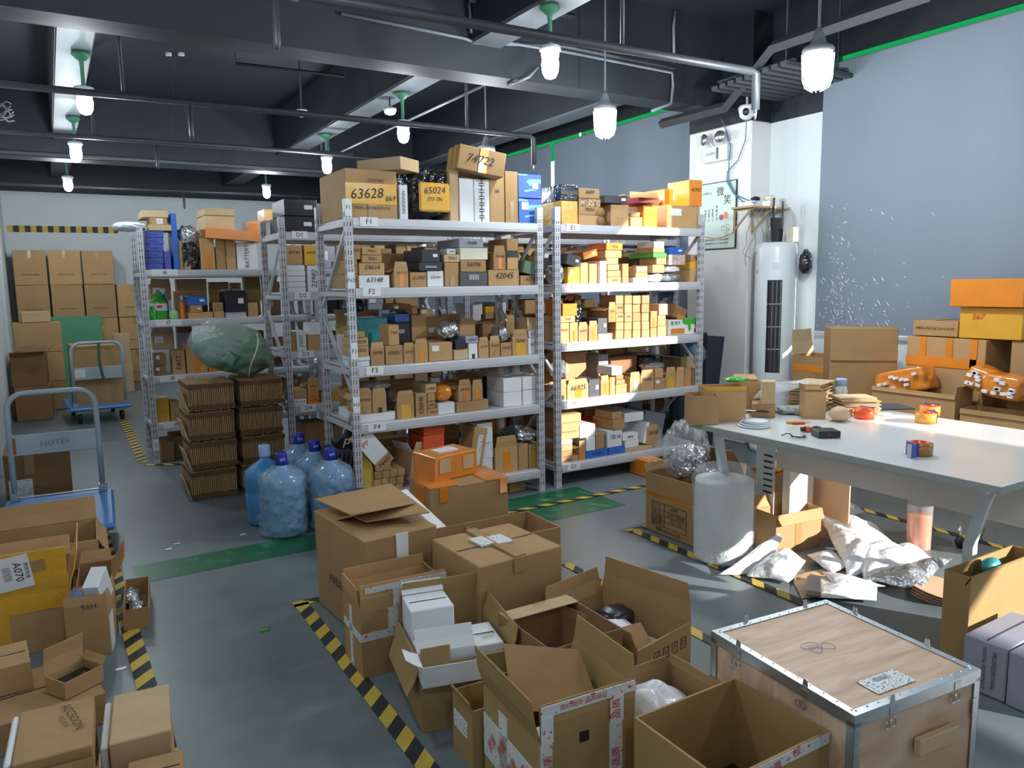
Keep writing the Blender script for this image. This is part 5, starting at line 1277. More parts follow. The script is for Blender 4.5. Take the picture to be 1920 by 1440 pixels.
o = sheet('film_sheet', [(3.3, 2.86, .83), (3.42, 2.7, .9), (3.62, 2.75, .915), (3.5, 2.9, .91)], 'clear_film', .05, 9, 14, lift=.02); tag(o, 'clear film draped over the fanned carton stack', 'film')
p = PX(1569, 740, 3.85); o = bottle('water_bottle', 'white water bottle with pale blue cap at the rear of the table', 3.86, p[0]-.02, .7512, [(.033, 0), (.035, .01), (.035, .1), (.026, .13)], 'lamp_white', [(.03, .13), (.031, .16), (.028, .168), (.004, .168)], 'cap_pale')
o = lump('green_cloth', (3.22, 2.84, .96), (.07, .05, .015), 'soap_green', 2, .3, 3, 3); tag(o, 'bright green cloth on top of the cartons at the table end', 'cloth'); o.location = (3.15, 2.88, .955)
# ---------------------------------------------------------------- bubble wrap roll
def rip(a, z): return 1+.006*math.sin(z*330)+.004*math.sin(a*3+z*9)
rl = empty('bubble_wrap_roll', (3.01, 2.815, 0)); tag(rl, 'upright roll of white bubble wrap in a thin clear bag beside the table', 'roll')
MB().lathe([(.145, .001), (.152, .01)]+[(.153, .01+.42*i/60) for i in range(61)]+[(.15, .438), (.05, .44), (.03, .43)], 40, fn=rip).build('wrap', 'bubble_film', rl, True)
def fold(a, z): return 1+.03*math.sin(a*7+z*13)+.02*math.sin(a*13-z*21)
MB().lathe([(.156, .004), (.158, .1), (.16, .25), (.163, .35), (.168, .44), (.15, .485), (.1, .515), (.04, .505), (.01, .49)], 40, fn=fold, caps=False).build('film_bag', 'clear_film', rl, True)
# ---------------------------------------------------------------- cartons round the table
mm = cbox('brown carton printed with a black table and MM under orange tape', (2.99, 3.0), R(0), (.36, .42, .245), m='card', tapes=[('l', 0, .9, 1, 1, 'orange_tape'), ('t', 0, 0, 1, .25, 'orange_tape'), ('t', 0, .7, 1, 1, 'orange_tape'), ('f', 0, 0, .1, 1, 'orange_tape')], seam=False, jit=.002)
d3 = (.36, .42, .245)
bb = MB()
for z in (.05, .083, .116, .15, .19): bb.box(-.0035, .07, z, -.002, .36, z+.002)
for y in (.07, .25, .358): bb.box(-.0035, y, .05, -.002, y+.002, .192)
bb.build('printed_table', 'ink', mm)
for u, v, s_ in ((.11, .17, '尺 寸'), (.25, .17, 'MM'), (.11, .133, '颜 色'), (.27, .133, '茶色 透明色'), (.11, .1, '内容量'), (.27, .1, '收入(组)'), (.11, .067, '重40号'), (.2, .028, '规格 40X815.0 型')): letter(mm, d3, 'l', u, v, s_, .034 if 'MM' in s_ else .027, 'ink', 0, 0, .004)
ob = cbox('open carton holding silver film bags on top of the printed carton', (2.985, 2.99), R(3), (.4, .4, .115), .2475, m='card_old', top='open', t=.006, flaps=[('b', .05, 20, 0), ('r', .16, -25, .03), ('f', .04, 170, 0)])
o = lump('film_bag', (3.14, 3.24, .5), (.16, .13, .2), 'clear_film', 3, .35, 3, 4, sharp=True); tag(o, 'tall clear film bag rising from the carton beside rack E', 'bag')
o = lump('silver_bag', (3.15, 3.22, .42), (.13, .13, .13), 'silver_film', 9, .35, 3.2, 4, sharp=True); tag(o, 'crumpled silver anti static bag in the carton beside rack E', 'bag')
o = lump('silver_bag', (3.3, 3.14, .33), (.07, .1, .06), 'silver_film', 10, .35, 3.2, 4, sharp=True); tag(o, 'smaller dark grey silver bag beside the tall clear one', 'bag')
cbox('brown torn carton behind the bubble wrap roll', (3.42, 3.06), R(20), (.24, .2, .2), m='card', top='open', t=.005, flaps=[('b', .05, 10, 0), ('l', .22, -30, .02)])
yb_ = cbox('brown open carton with yellow bag left of the vented panel', (3.78, 3.12), R(10), (.2, .2, .28), m='card_dark', top='open', t=.004)
o = lump('yellow_bag', (3.88, 3.22, .29), (.07, .06, .05), 'yellow_tape', 4, .3, 3, 3); tag(o, 'bright yellow bag in the carton under the table end', 'bag')
xy, an, wa, wb = fit((1456, 968), (1427, 957), (1534, 950), .22)
cbox('sunlit open carton with tape on the floor before the table', xy, an-.05, (wa, max(wb, .16), .22), m='card', top='open', t=.005, flaps=[('b', .07, 20, 0), ('f', .06, 150, .01)], tapes=[('f', .42, 0, .56, 1, 'tan_tape')])
# ---------------------------------------------------------------- white mailers and papers on the floor
def fl(px, zs, m, label, name='mailer_bag', cat='bag', amp=.05, seed=1, lift=.03, n=22, fr=5, grp='white mailer bags on the floor'):
    zs = zs if isinstance(zs, (list, tuple)) else [zs]*4
    c = [PZ(x, y, z) for (x, y), z in zip(px, zs)]; o = sheet(name, c, m, amp, seed, n, lift=lift, fr=fr); return tag(o, label, cat, grp)
fl([(1480, 1078), (1590, 1060), (1612, 1108), (1502, 1122)], .008, 'peach_paper', 'peach brown paper lying under the white mailers', 'paper_sheet', 'paper', .01, 3, .004, grp=None)
fl([(1530, 942), (1645, 985), (1690, 1030), (1555, 1012)], [.17, .07, .02, .06], 'white_film', 'white mailer bag spilling from the sunlit carton', amp=.06, seed=5, lift=.05)
fl([(1543, 985), (1610, 1000), (1650, 1060), (1590, 1090)], [.09, .09, .03, .02], 'white_film', 'large white mailer bag in the middle of the heap', amp=.06, seed=8, lift=.05)
fl([(1590, 1010), (1700, 1035), (1780, 1058), (1620, 1098)], [.08, .05, .03, .02], 'white_film', 'large white mailer bag at the right of the heap', amp=.05, seed=12, lift=.05)
fl([(1640, 1030), (1705, 1020), (1745, 1050), (1690, 1060)], [.04, .02, .02, .03], 'white_film', 'white mailer bag just left of the orange jar', amp=.04, seed=13, lift=.04)
fl([(1345, 1078), (1440, 1072), (1470, 1010), (1462, 1000)], [.01, .01, .13, .14], 'white_film', 'white mailer bag bent upright beside the bubble wrap roll', amp=.03, seed=15, lift=.02)
fl([(1400, 1082), (1450, 1030), (1505, 1052), (1482, 1096)], [.01, .06, .05, .01], 'white_film', 'crumpled white mailer bag left of the peach paper', amp=.06, seed=16, lift=.06)
fl([(1515, 1040), (1560, 1030), (1600, 1058), (1560, 1075)], .03, 'white_film', 'small white mailer behind the peach paper', amp=.02, seed=19, lift=.02)
o = fl([(1535, 1082), (1646, 1101), (1646, 1126), (1535, 1120)], .022, 'white_film', 'flat folded white mailer with a dark seal strip nearest the crate', amp=.012, seed=21, lift=.015)
fl([(1515, 1079), (1540, 1083), (1540, 1120), (1512, 1116)], .028, 'dark_grey_box', 'dark seal strip of the flat mailer', 'seal_strip', 'strip', .006, 22, .0, grp=None)
fl([(1545, 1072), (1600, 1080), (1660, 1098), (1570, 1100)], .035, 'white_film', 'thin white mailer lying behind the flat folded one', amp=.015, seed=24, lift=.015)
fl([(1625, 1085), (1700, 1105), (1735, 1100), (1790, 1052)], [.04, .03, .05, .1], 'silver_film', 'grey lined mailer rolled open at the right of the heap', amp=.05, seed=26, lift=.05)
fl([(1560, 950), (1590, 940), (1615, 960), (1580, 972)], .03, 'clear_film', 'small clear film scrap by the far table leg', 'film_scrap', 'film', .04, 27, .03, grp=None)
for k in range(4): 
    p = PZ(1745, 1128-6*k, .01+.016*k); o = MB(); o.lathe([(.13, 0), (.13, .003)], 22); o = o.build('round_paper', 'peach_paper'); o.scale = (1, 1.25, 1); o.location = (p.x+.13, p.y+.02, .004+.012*k); o.rotation_euler = (.03*k, .02*k, 0); tag(o, '%s of the peach paper discs at the right of the mailer heap' % ('lowest', 'second', 'third', 'topmost')[k], 'paper', 'peach discs on the floor')
p = PZ(1730, 1034); r = empty('film_roll_jar', p+Vector((.04, .05, .001))); tag(r, 'clear cylinder of orange filling standing on the sunlit floor', 'jar')
MB().lathe([(.06, 0), (.062, .005), (.062, .185), (.06, .19), (.0, .19)], 28).build('orange_filling', 'juice', r, True); MB().lathe([(.0635, 0), (.0645, .12), (.065, .25)], 28, caps=False, fn=lambda a, z: 1+(.02*math.sin(a*9) if z > .2 else 0)).build('clear_wrap', 'glass_clear', r, True)
st = empty('caster_base', PZ(1812, 1020)+Vector((0, 0, .03))); tag(st, 'chrome chair base with two black casters by the table leg', 'chair base')
w0 = PZ(1801, 1027)-PZ(1812, 1020); w1_ = PZ(1828, 1010)-PZ(1812, 1020)
for w_ in (w0, w1_):
    c = w_+Vector((0, 0, .0)); MB().tube([c+Vector((-.014, -.012, 0)), c+Vector((.014, .012, 0))], .029, 14).build('caster', 'rubber', st, True)
    MB().tube([c+Vector((0, 0, .025)), c+Vector((0, .01, .06)), c+Vector((.08, .05, .075)), c+Vector((.2, .1, .07))], .009, 8).build('chrome_arm', 'silver_metal', st, True)
a, c = PZ(1255, 1118), PZ(1268, 1112)
fl([(1248, 1095), (1256, 1092), (1272, 1112), (1266, 1115)], .004, 'white_film', 'small white paper strip on the floor beside the symbol carton', 'paper_strip', 'paper', .003, 31, .0, 8, grp=None)
# ---------------------------------------------------------------- heap of cartons against the blind
def pbox(x, T, L, z0, dx, label, **k):
    yT, zT = PX(*T, x); yL, _ = PX(*L, x); return cbox(label, (x, yT), k.pop('rz', 0), (dx, yL-yT, zT-z0), z0, **k)
cbox('tallest brown carton of the heap beneath the blind', (5.05, 3.15), R(46), (.28, .44, 1.135), m='card', jit=.008, tapes=[('l', 0, .8, 1, .86, 'tan_tape')])
pbox(5.08, (1850, 638), (1702, 625), .001, .38, 'wide brown carton with an orange tape band behind the table', m='card', tapes=[('l', 0, .82, 1, .88, 'orange_tape'), ('l', .18, .88, .26, 1, 'orange_tape'), ('l', .52, .88, .6, 1, 'orange_tape'), ('l', .82, .78, .9, 1, 'orange_tape')], jit=.005)
zt_ = PX(1850, 638, 5.08)[1]+.006
pbox(5.12, (1797, 603), (1713, 595), zt_, .3, 'flat carton printed with measurements on the orange banded carton', texts=[('l', .5, .5, 'MEAS:70X38.5X10.5CM', .026)], jit=.002)
cbox('brown carton at the right behind the heap, below the yellow taped one', (5.12, 1.95), 0, (.34, .5, zt_-.006), m='card_old')
ya, yb2 = PX(1915, 640, 5.1)[0], PX(1797, 634, 5.1)[0]
cbox('yellow taped carton in the right stack below the orange one', (5.1, ya), 0, (.34, yb2-ya, .2), zt_, name='taped_parcel', m='yellow_tape', seam=False, jit=.004, texts=[('l', .3, .7, '567', .05, 'ink_red', 0, .3)])
ya, yb2 = PX(1918, 578, 5.05)[0], PX(1780, 575, 5.05)[0]
cbox('topmost orange taped carton of the right stack', (5.05, ya), 0, (.38, yb2-ya, PX(1850, 523, 5.05)[1]-zt_-.204), zt_+.204, name='taped_parcel', m='orange_tape', seam=False, jit=.004)
def pair(x, T, L, label, **k):
    yT, zT = PX(*T, x); yL, _ = PX(*L, x); return cbox(label, (x, yT), 0, (.2, yL-yT, zT-.002), .001, top='open', m='card', t=.005, **k)
pair(4.84, (1792, 741), (1636, 722), 'long open carton with one orange parcel behind the table', flaps=[('f', .05, 5, 0), ('l', .03, 165, 0)])
pair(4.84, (1990, 790), (1802, 746), 'long open carton with two orange parcels at the right edge', flaps=[('l', .03, 165, 0)])
def parcel(x0, x1, yt, yb, X, label, sd, rot, mt='orange_tape'):
    yL, z1 = PX(x0, yt, X); yR, z0 = PX(x1, yb, X); o = lump('taped_parcel', (X, (yL+yR)/2, (z0+z1)/2), (.09, (yL-yR)*.42, (z1-z0)*.4), mt, sd, .09, 1.8, 4, flat=.75, rot=(rot, 0, 0)); tag(o, label, 'parcel', 'bubble parcels behind the table')
    rnd = random.Random(sd)
    for k in range(11):
        u, v = rnd.uniform(-.7, .7), rnd.uniform(-.7, .7); MB().box(-.112, u*(yL-yR)*.42-.016, v*(z1-z0)*.36-.01, -.09, u*(yL-yR)*.42+.016, v*(z1-z0)*.36+.01, .002).build('silver_patch', 'white_film', o)
    return o
parcel(1643, 1758, 680, 750, 4.95, 'bumpy orange bubble parcel with pale patches in the left open carton', 3, R(-14))
parcel(1815, 1890, 682, 745, 4.97, 'orange bubble parcel leaning left in the right open carton', 5, R(18))
parcel(1848, 1935, 692, 758, 4.9, 'orange bubble parcel with white label nearest the right edge', 7, R(8))
cbox('open carton with an orange tape band beside the air conditioner', (5.12, 3.77), R(2), (.28, .31, .88), m='card_old', top='open', flaps=[('b', .2, 8, .02, 'card_pale')], tapes=[('l', 0, .86, 1, .92, 'orange_tape'), ('f', 0, .86, 1, .92, 'orange_tape')])
for k, (x, y, s_) in enumerate(((1895, 690, .1), (1880, 655, .1))): pass
# things beyond rack E
bgm = MB(); bgm.slab([(0, 0, 0), (.32, 0, 0), (.4, 0, 1.02), (.0, 0, 1.06)], .05); bgm.slab([(.3, -.07, 0), (.42, -.07, 0), (.55, -.07, .98), (.34, -.07, 1.0)], .04)
o = bgm.build('folded_backdrop', 'jeans'); o.location = (4.62, 4.98, .001); tag(o, 'dark navy folded fabric panels standing behind the right end of rack E', 'fabric panel')
o = lump('blue_cloth', (4.78, 4.82, .84), (.09, .06, .1), 'blue_cloth', 4, .3, 3, 3); tag(o, 'crumpled blue cloth hanging by the dark fabric panels', 'cloth')
# ---------------------------------------------------------------- air conditioner, shelf, column fittings
ac = empty('air_conditioner', (5.33, 4.46, 0), math.atan2(.677, .816)); tag(ac, 'tall white floor standing air conditioner in the corner by the column', 'air conditioner')
MB().lathe([(.17, 0), (.18, .01), (.18, .05), (.165, .06), (.168, .1), (.168, 1.74), (.16, 1.78), (.13, 1.795), (.01, 1.797)], 40).build('body', 'ac_white', ac, True)
gr = MB()
for k in range(9):
    a0 = PI+(-.36+.75*k/8)*.9-.05; gr.box(-.004, -.004, .72, .004, .004, 1.46, 0, Matrix.Translation((math.cos(a0)*.169, math.sin(a0)*.169, 0)))
for i in range(8):
    a0, a1 = PI-.38+.09*i, PI-.29+.09*i; MB().slab([(math.cos(a0)*.1685, math.sin(a0)*.1685, .7), (math.cos(a0)*.1685, math.sin(a0)*.1685, 1.48), (math.cos(a1)*.1685, math.sin(a1)*.1685, 1.48), (math.cos(a1)*.1685, math.sin(a1)*.1685, .7)], .0015).build('grille_back', 'slot_dark', ac)
for k in range(4):
    a0 = PI-.3+.19*k; MB().tube([(math.cos(a0)*.172, math.sin(a0)*.172, .71), (math.cos(a0)*.172, math.sin(a0)*.172, 1.47)], .005, 6).build('grille_slat', 'silver_metal' if k else 'black_plastic', ac)
for z in (.9, 1.09, 1.28): MB().tube([(math.cos(PI-.38+.12*i)*.172, math.sin(PI-.38+.12*i)*.172, z) for i in range(7)], .003, 5).build('grille_crossbar', 'ac_white', ac)
MB().lathe([(.03, 0), (.032, .002), (.026, .003)], 20).build('dial', 'lamp_white', ac).matrix_local = Matrix.Translation((-.168, 0, 1.6)) @ Matrix.Rotation(-PI/2, 4, 'Y')
zsf = PY(1430, 390, 4.66)[1]; xs0, xs1 = PY(1390, 392, 4.62)[0], PY(1470, 392, 4.62)[0]
sh = empty('wall_shelf', (xs0, 4.5, zsf)); tag(sh, 'small wooden wall shelf above the air conditioner', 'shelf'); W = xs1-xs0
MB().box(.0, 0, -.018, W, .235, 0, .002).build('board', 'plywood_plain', sh)
for x in (.03, W*.48): MB().box(x, .223, -.22, x+.014, .235, -.018).box(x, .03, -.034, x+.014, .223, -.018).slab([(x, .225, -.2), (x, .235, -.19), (x, .06, -.03), (x, .045, -.036)], .012).build('bracket', 'card_pale', sh)
o = MB().box(0, 0, 0, .16, .1, .045, .004).build('network_switch', 'lamp_white'); o.location = (xs0+.08, 4.56, zsf+.001); tag(o, 'white network box on the left of the small wall shelf', 'device')
o = MB().box(0, 0, 0, .15, .12, .05, .004).build('power_supply', 'lamp_white'); o.location = (xs0+.25, 4.55, zsf+.001); tag(o, 'white power box on the right of the small wall shelf', 'device')
o = lump('plug', (xs0+.33, 4.6, zsf+.075), (.05, .04, .03), 'cream_box', 2, .1, 2, 3); tag(o, 'cream plug adaptor on the power box of the wall shelf', 'plug')
o = lump('black_adapter', (xs0+.15, 4.6, zsf+.065), (.045, .035, .022), 'black_plastic', 2, .1, 2, 3); tag(o, 'black adaptor on the network box of the wall shelf', 'plug')
rt_ = empty('router', (5.3, 4.42, 1.798)); tag(rt_, 'black router with two upright antennas on the air conditioner', 'router')
MB().prism([(-.05, 0), (.05, 0), (.07, .2), (-.07, .2)], 1, 0, .03).build('body', 'black_plastic', rt_); MB().box(-.07, 0, .2, -.055, .012, .36).box(.05, 0, .2, .062, .012, .34).build('antenna', 'black_plastic', rt_)
MB().box(.08, 0, 0, .19, .05, .12, .003).build('power_block', 'cream_box'); o = S.objects[-1] if False else bpy.data.objects['power_block']; o.location = (5.28, 4.34, 1.798); tag(o, 'cream coloured box beside the router on the air conditioner', 'box')
o = lump('black_bag', (5.46, 4.26, 1.62), (.06, .05, .11), 'black_film', 5, .2, 3, 3); tag(o, 'black bag hanging on the wall right of the air conditioner', 'bag')
cbm = MB(); rnd = random.Random(11)
for k in range(6):
    x0 = xs0+.02+.05*k; q = [(x0, 4.49, zsf-.022)]
    for i in range(1, 9): q.append((x0-.012*i*(.5+.5*math.sin(k))+rnd.uniform(-.035, .035), 4.52+rnd.uniform(-.03, .05), zsf-.02-.075*i*(.7+.1*k)))
    cbm.tube(q, .003, 4)
tag(cbm.build('cable_tangle', 'conduit', None, True), 'tangle of thin grey cables hanging from the small wall shelf', 'cables')
# security camera
cy, cz = PX(1400, 210, 5.2); sc = empty('security_camera', (5.2, cy, cz)); tag(sc, 'white dome security camera above the column corner', 'camera')
MB().lathe([(.07, .05), (.072, .03), (.055, -.04), (.03, -.06), (.004, -.065)], 20).build('housing', 'lamp_white', sc, True); MB().tube([(0, 0, .05), (.0, 0, .16), (.1, .06, .2)], .01, 6).build('bracket', 'lamp_white', sc)
MB().lathe([(.032, 0), (.03, .012), (.004, .016)], 16).build('lens', 'black_plastic', sc, True).matrix_local = Matrix.Translation((-.05, -.04, -.01)) @ Matrix.Rotation(-R(100), 4, 'Y') @ Matrix.Rotation(0, 4, 'Z')
# blue cables
def colz(x, y, X=5.27): Y, z = PX(x, y, X); return (X, Y, z)
tag(MB().tube([(5.2, cy, cz-.06), colz(1398, 262), colz(1384, 300), colz(1364, 322), colz(1363, 340), colz(1375, 362), colz(1392, 378), (xs0+.1, 4.55, zsf+.03)], .005, 6).build('blue_cable', 'blue_cloth', None, True), 'blue cable running from the camera down to the wall shelf', 'cable')
tag(MB().tube([colz(1352, 222), colz(1362, 245), colz(1370, 275), colz(1367, 305), colz(1366, 338), colz(1380, 366), (xs0+.06, 4.53, zsf+.02)], .005, 6).build('blue_cable', 'blue_cloth', None, True), 'blue cable passing over the emergency light to the wall shelf', 'cable')
# emergency light
y0, z0 = PX(1371, 300, 5.3); y1, z1 = PX(1328, 278, 5.3)
em = empty('emergency_light', (5.3, (y0+y1)/2, (z0+z1)/2)); tag(em, 'white emergency light with two round lamps high on the column', 'emergency light'); hw = abs(y1-y0)/2
MB().box(-.06, -hw, -.07, 0, hw, .07, .006).build('box', 'lamp_white', em); MB().box(-.062, -hw*.3, -.05, -.0595, -hw*.12, .05).build('strip', 'green_box', em)
for s_ in (-1, 1):
    MB().lathe([(.002, .03), (.03, .02), (.052, -.02), (.05, -.03), (.004, -.035)], 18).build('lamp_head', 'silver_metal', em, True).matrix_local = Matrix.Translation((-.08, s_*.09, .13)) @ Matrix.Rotation(R(90), 4, 'Y') @ Matrix.Rotation(R(20*s_), 4, 'X')
    MB().tube([(-.03, s_*.05, .07), (-.05, s_*.08, .11)], .01, 6).build('bracket', 'lamp_white', em)
letter(em, (0, 2*hw, 0), 'l', hw*.6, 0, '应急照明', .03, 'ink_grey', 0, 0, .062)
bpy.context.view_layer.update()
for c_ in em.children:
    if c_.name.startswith('lettering'): c_.location.y -= hw*1.0; 
# poster
pz0, pz1 = 1.775, 2.36; py0, py1 = 4.885, 5.33
po = empty('poster', (5.3, py0, pz0)); tag(po, 'framed pale green poster with smiling mug, flowers and two large characters', 'poster'); PW, PH = py1-py0, pz1-pz0
MB().box(-.012, 0, 0, -.001, PW, PH).build('paper', 'poster_paper', po)
MB().box(-.018, -.008, -.008, -.001, 0, PH+.008).box(-.018, PW, -.008, -.001, PW+.008, PH+.008).box(-.018, 0, -.008, -.001, PW, 0).box(-.018, 0, PH, -.001, PW, PH+.008).build('frame', 'frame_black', po)
dP = (0, PW, PH)
for u, v, s_, z_, c_ in ((.26, .5, '微', .09, 'ink'), (.345, .42, '笑', .09, 'ink'), (.1, .5, '心诚是人生', .022, 'ink'), (.22, .37, '微', .03, 'ink_red'), (.22, .335, '笑', .03, 'ink'), (.22, .3, '日', .03, 'ink'), (.22, .265, '诚', .03, 'ink_red')): letter(po, dP, 'l', u, v, s_, z_, c_, 0, 0, .0135)
for k in range(3): letter(po, dP, 'l', .17-.045*k, .3, '\n'.join('我人要保一天'), .022, 'ink', 0, 0, .0135)
for k in range(2): letter(po, dP, 'l', .22, .075-.032*k, '用微笑去面对每一天 生活因此更美好', .018, 'ink', 0, 0, .0135)
def disc(y, z, r, m, n=14, x=-.0145, nm='print', th=.001, wav=0): return MB().prism([(PW-y+r*(1+wav*math.cos(9*a))*math.cos(a), z+r*(1+wav*math.cos(9*a))*math.sin(a)) for a in np.linspace(0, 2*PI, 40)[:-1]], 0, x, x+th).build(nm, m, po)
disc(.33, .29, .03, 'orange_plastic', wav=.15); disc(.275, .275, .025, 'purple_bag', wav=.15); disc(.33, .29, .009, 'brown_tape', x=-.0155); disc(.275, .275, .008, 'ink_red', x=-.0155)
disc(.3, .175, .045, 'leg_paint', nm='mug_print'); MB().tube([(-.0145, PW-.36-.018*math.cos(a), .18+.028*math.sin(a)) for a in np.linspace(-1.8, 1.8, 12)], .003, 4).build('mug_handle_print', 'leg_paint', po)
disc(.29, .19, .005, 'ink', x=-.0165); disc(.315, .19, .005, 'ink', x=-.0165); MB().tube([(-.016, PW-.3-.018*math.cos(a), .17+.014*math.sin(a)) for a in np.linspace(PI+.3, 2*PI-.3, 10)], .0015, 4).build('smile_print', 'ink', po)
MB().tube([(-.014, PW*t_, .14-.05*math.sin(PI*t_)) for t_ in np.linspace(0.02, .98, 14)], .004, 4).build('ribbon_print', 'amber_plastic', po)
# ================================================================ LEFT SIDE
def trolley(name, loc, rz, W, L, Hh, label, front=False, rust=False):
    r = empty(name, loc, rz); tag(r, label, 'trolley', 'blue flatbed trolleys')
    MB().box(0, 0, .15, W, L, .19, .015).build('deck', 'blue_plastic', r)
    y = L-.04 if not front else .04
    for x in (.1, W-.1):
        for yy in (.12, L-.12):
            c = MB().tube([(x-.018, yy, .062), (x+.018, yy, .062)], .061, 18).build('caster', 'rubber', r, True); MB().box(x-.025, yy-.03, .11, x+.025, yy+.03, .15).build('fork', 'zinc', c)
    xa, xb, rr = .06, W-.06, .1; pts = [(xa, y, .19), (xa, y, Hh-rr)]+[(xa+rr-rr*math.cos(a), y, Hh-rr+rr*math.sin(a)) for a in np.linspace(.2, PI/2, 6)]+[(xb-rr+rr*math.sin(a), y, Hh-rr+rr*math.cos(a)) for a in np.linspace(0, PI/2-.2, 6)]+[(xb, y, Hh-rr), (xb, y, .19)]
    MB().tube(pts, .0165, 10).build('handle', 'trolley_paint', r, True)
    p = MB().box(xa, y-.006, Hh*.55, xb, y+.006, Hh*.7, .003).build('handle_panel', 'trolley_paint', r)
    if rust: letter(p, (0, 0, 0), 'f', (xa+xb)/2, Hh*.625, 'NOTEV', .05, 'conduit', 3, 0, -(y-.006)+.0022)
    if rust: MB().box(xa, y-.0085, Hh*.56, xa+.03, y-.0065, Hh*.68).build('rust_mark', 'rust', p)
    if front: MB().box(xa+.02, y-.0085, Hh*.58, xa+.12, y-.0065, Hh*.68).build('label', 'label_print', p)
    MB().tube([(xa, y-.02, .21), (xb, y-.02, .21)], .006, 6).build('cross_rod', 'zinc', r)
    for x in (xa, xb): MB().box(x-.025, y-.02, .19, x+.025, y+.02, .24, .003).build('foot_clamp', 'zinc', r)
    return r
trolley('flatbed_trolley', (-.38, 4.72, .001), R(-3), .6, .86, .86, 'nearer blue flatbed trolley with a worn grey handle at the left edge', rust=True)
trolley('flatbed_trolley', (.1, 9.5, .001), R(4), .62, .95, .9, 'farther blue flatbed trolley carrying two cartons before the green board', front=True)
for k in range(2): cbox(('lower', 'upper')[k]+' brown carton on the farther blue trolley', (.18, 9.66), R(4), (.47, .6, .33), .196+.333*k, m='card_old', jit=.006)
tag(MB().tube([(.43, 9.52, .9), (.42, 9.5, .7), (.44, 9.49, .55), (.45, 9.49, .5)], .014, 6).build('green_strap', 'green_net'), 'green strap tied over the handle of the farther trolley', 'strap')
cbox('brown carton with a printed label on the floor behind the nearer trolley', (-.36, 6.2), 0, (.4, .42, .36), m='card_dark', tapes=[('f', .05, .1, .4, .5, 'label_print', 'label'), ('f', .3, .6, .45, 1, 'tan_tape')])
# far cartons at the back wall
k = 0
for r_ in range(4):
    for c_ in range(4):
        x = -.41+.445*c_; z = .001+.517*r_
        if c_ == 3 and r_ == 3: continue
        cbox('large brown carton stacked at the back wall, %s row up, %s column' % (ORD[r_], ORD[c_]), (x, 13.5), R(random.uniform(-2, 2)), (.425, .45, .514), z, m='card', jit=.01, tapes=[('f', .45, .78, .55, 1, 'tan_tape')], texts=[('f', .5, .3, 'MADE IN CHINA', .03)], group='large cartons at the back wall', seam=False)
o = MB().box(0, 0, 0, .88, .03, 1.08, .004).build('green_board', 'green_board'); o.location = (-.22, 13.2, .001); tag(o, 'green felt covered board standing before the far cartons', 'board')
o = lump('green_net', (.82, 13.1, .8), (.2, .12, .3), 'green_net', 4, .4, 3, 3, sharp=True); tag(o, 'dark green net bundle right of the green board', 'net')
o.location.z = .3
cbox('pale narrow carton standing beside the farther trolley', (.74, 12.2), 0, (.22, .3, .42), .001, m='card_pale'); cbox('pale narrow carton on the other beside the farther trolley', (.75, 12.2), 0, (.2, .3, .42), .423, m='card_pale')
cbox('lowest brown carton of the front left stack', (-.42, 10.2), R(-2), (.36, .42, .4), .001, m='card_dark'); cbox('open brown carton on top of the front left stack', (-.43, 10.2), R(-3), (.34, .4, .36), .403, m='card_dark', top='open', flaps=[('f', .13, 75, .01), ('b', .12, 60, 0), ('l', .1, -60, 0), ('r', .12, 50, 0)])
for k in range(3): cbox('%s brown carton of the rear left stack' % ('lowest', 'middle', 'upper')[k], (-.4, 10.95), R(1), (.5, .45, .36), .001+.362*k, m='card')
cbox('small flat carton on top of the rear left stack', (-.3, 11.0), R(6), (.3, .3, .13), 1.09, m='card_pale')
# left foreground
cbox('large flattened looking carton before the nearer trolley', (-.36, 4.14), R(-2), (.47, .4, .28), m='card', top='open', t=.006, flaps=[('f', .13, 172, 0), ('b', .12, 20, 0), ('r', .08, 150, 0)], tapes=[('f', .8, .45, .95, .55, 'label_white', 'label')])
Y_ = cbox('big carton banded with yellow tape and a label reading A070', (-.4, 3.6), R(-2), (.375, .46, .25), m='card', top='open', t=.006, flaps=[('b', .1, 30, 0), ('r', .16, 15, .02, 'yellow_tape')], tapes=[('f', 0, .7, 1, 1, 'yellow_tape'), ('f', .3, 0, .42, .7, 'yellow_tape')])
b = MB().box(0, 0, 0, .375, .004, .19).build('flap', 'yellow_tape', Y_); b.location = (0, .0, .25); b.rotation_euler = (R(8), 0, 0)
MB().box(.12, -.0015, .07, .21, 0, .12).build('tape', 'tan_tape', b); MB().box(.24, -.0015, .1, .3, 0, .15).build('tape', 'tan_tape', b)
lb = MB().box(.1, -.004, .015, .26, -.0015, .16).build('shipping_label', 'label_white', b); lb.rotation_euler = (0, R(-6), 0)
letter(lb, (0, 0, 0), 'f', .215, .09, 'A070', .04, 'ink', -90, 0, .005); letter(lb, (0, 0, 0), 'f', .245, .09, '跨境快递', .018, 'ink', -90, 0, .005); letter(lb, (0, 0, 0), 'f', .18, .09, '||||||||', .03, 'ink', -90, 0, .005); letter(lb, (0, 0, 0), 'f', .13, .09, '000 0000', .012, 'ink_blue', -90, 0, .005)
cbox('torn brown open carton behind the one marked HY6', (.0, 3.72), R(-4), (.14, .3, .2), m='card_old', top='open', flaps=[('r', .12, 30, .01), ('b', .08, 60, .01)])
HY = cbox('open carton marked HY6 holding a white box and wrapped goods', (-.05, 3.43), R(-10), (.155, .24, .185), m='card', top='open', t=.004, flaps=[('f', .075, -2, .0), ('r', .07, -4, 0)], tapes=[('r', .1, 0, .5, .8, 'label_white', 'label')])
letter(HY, (.155, .24, .185), 'f', .09, .22, 'HY6', .032, 'ink', 180, 0, .008)
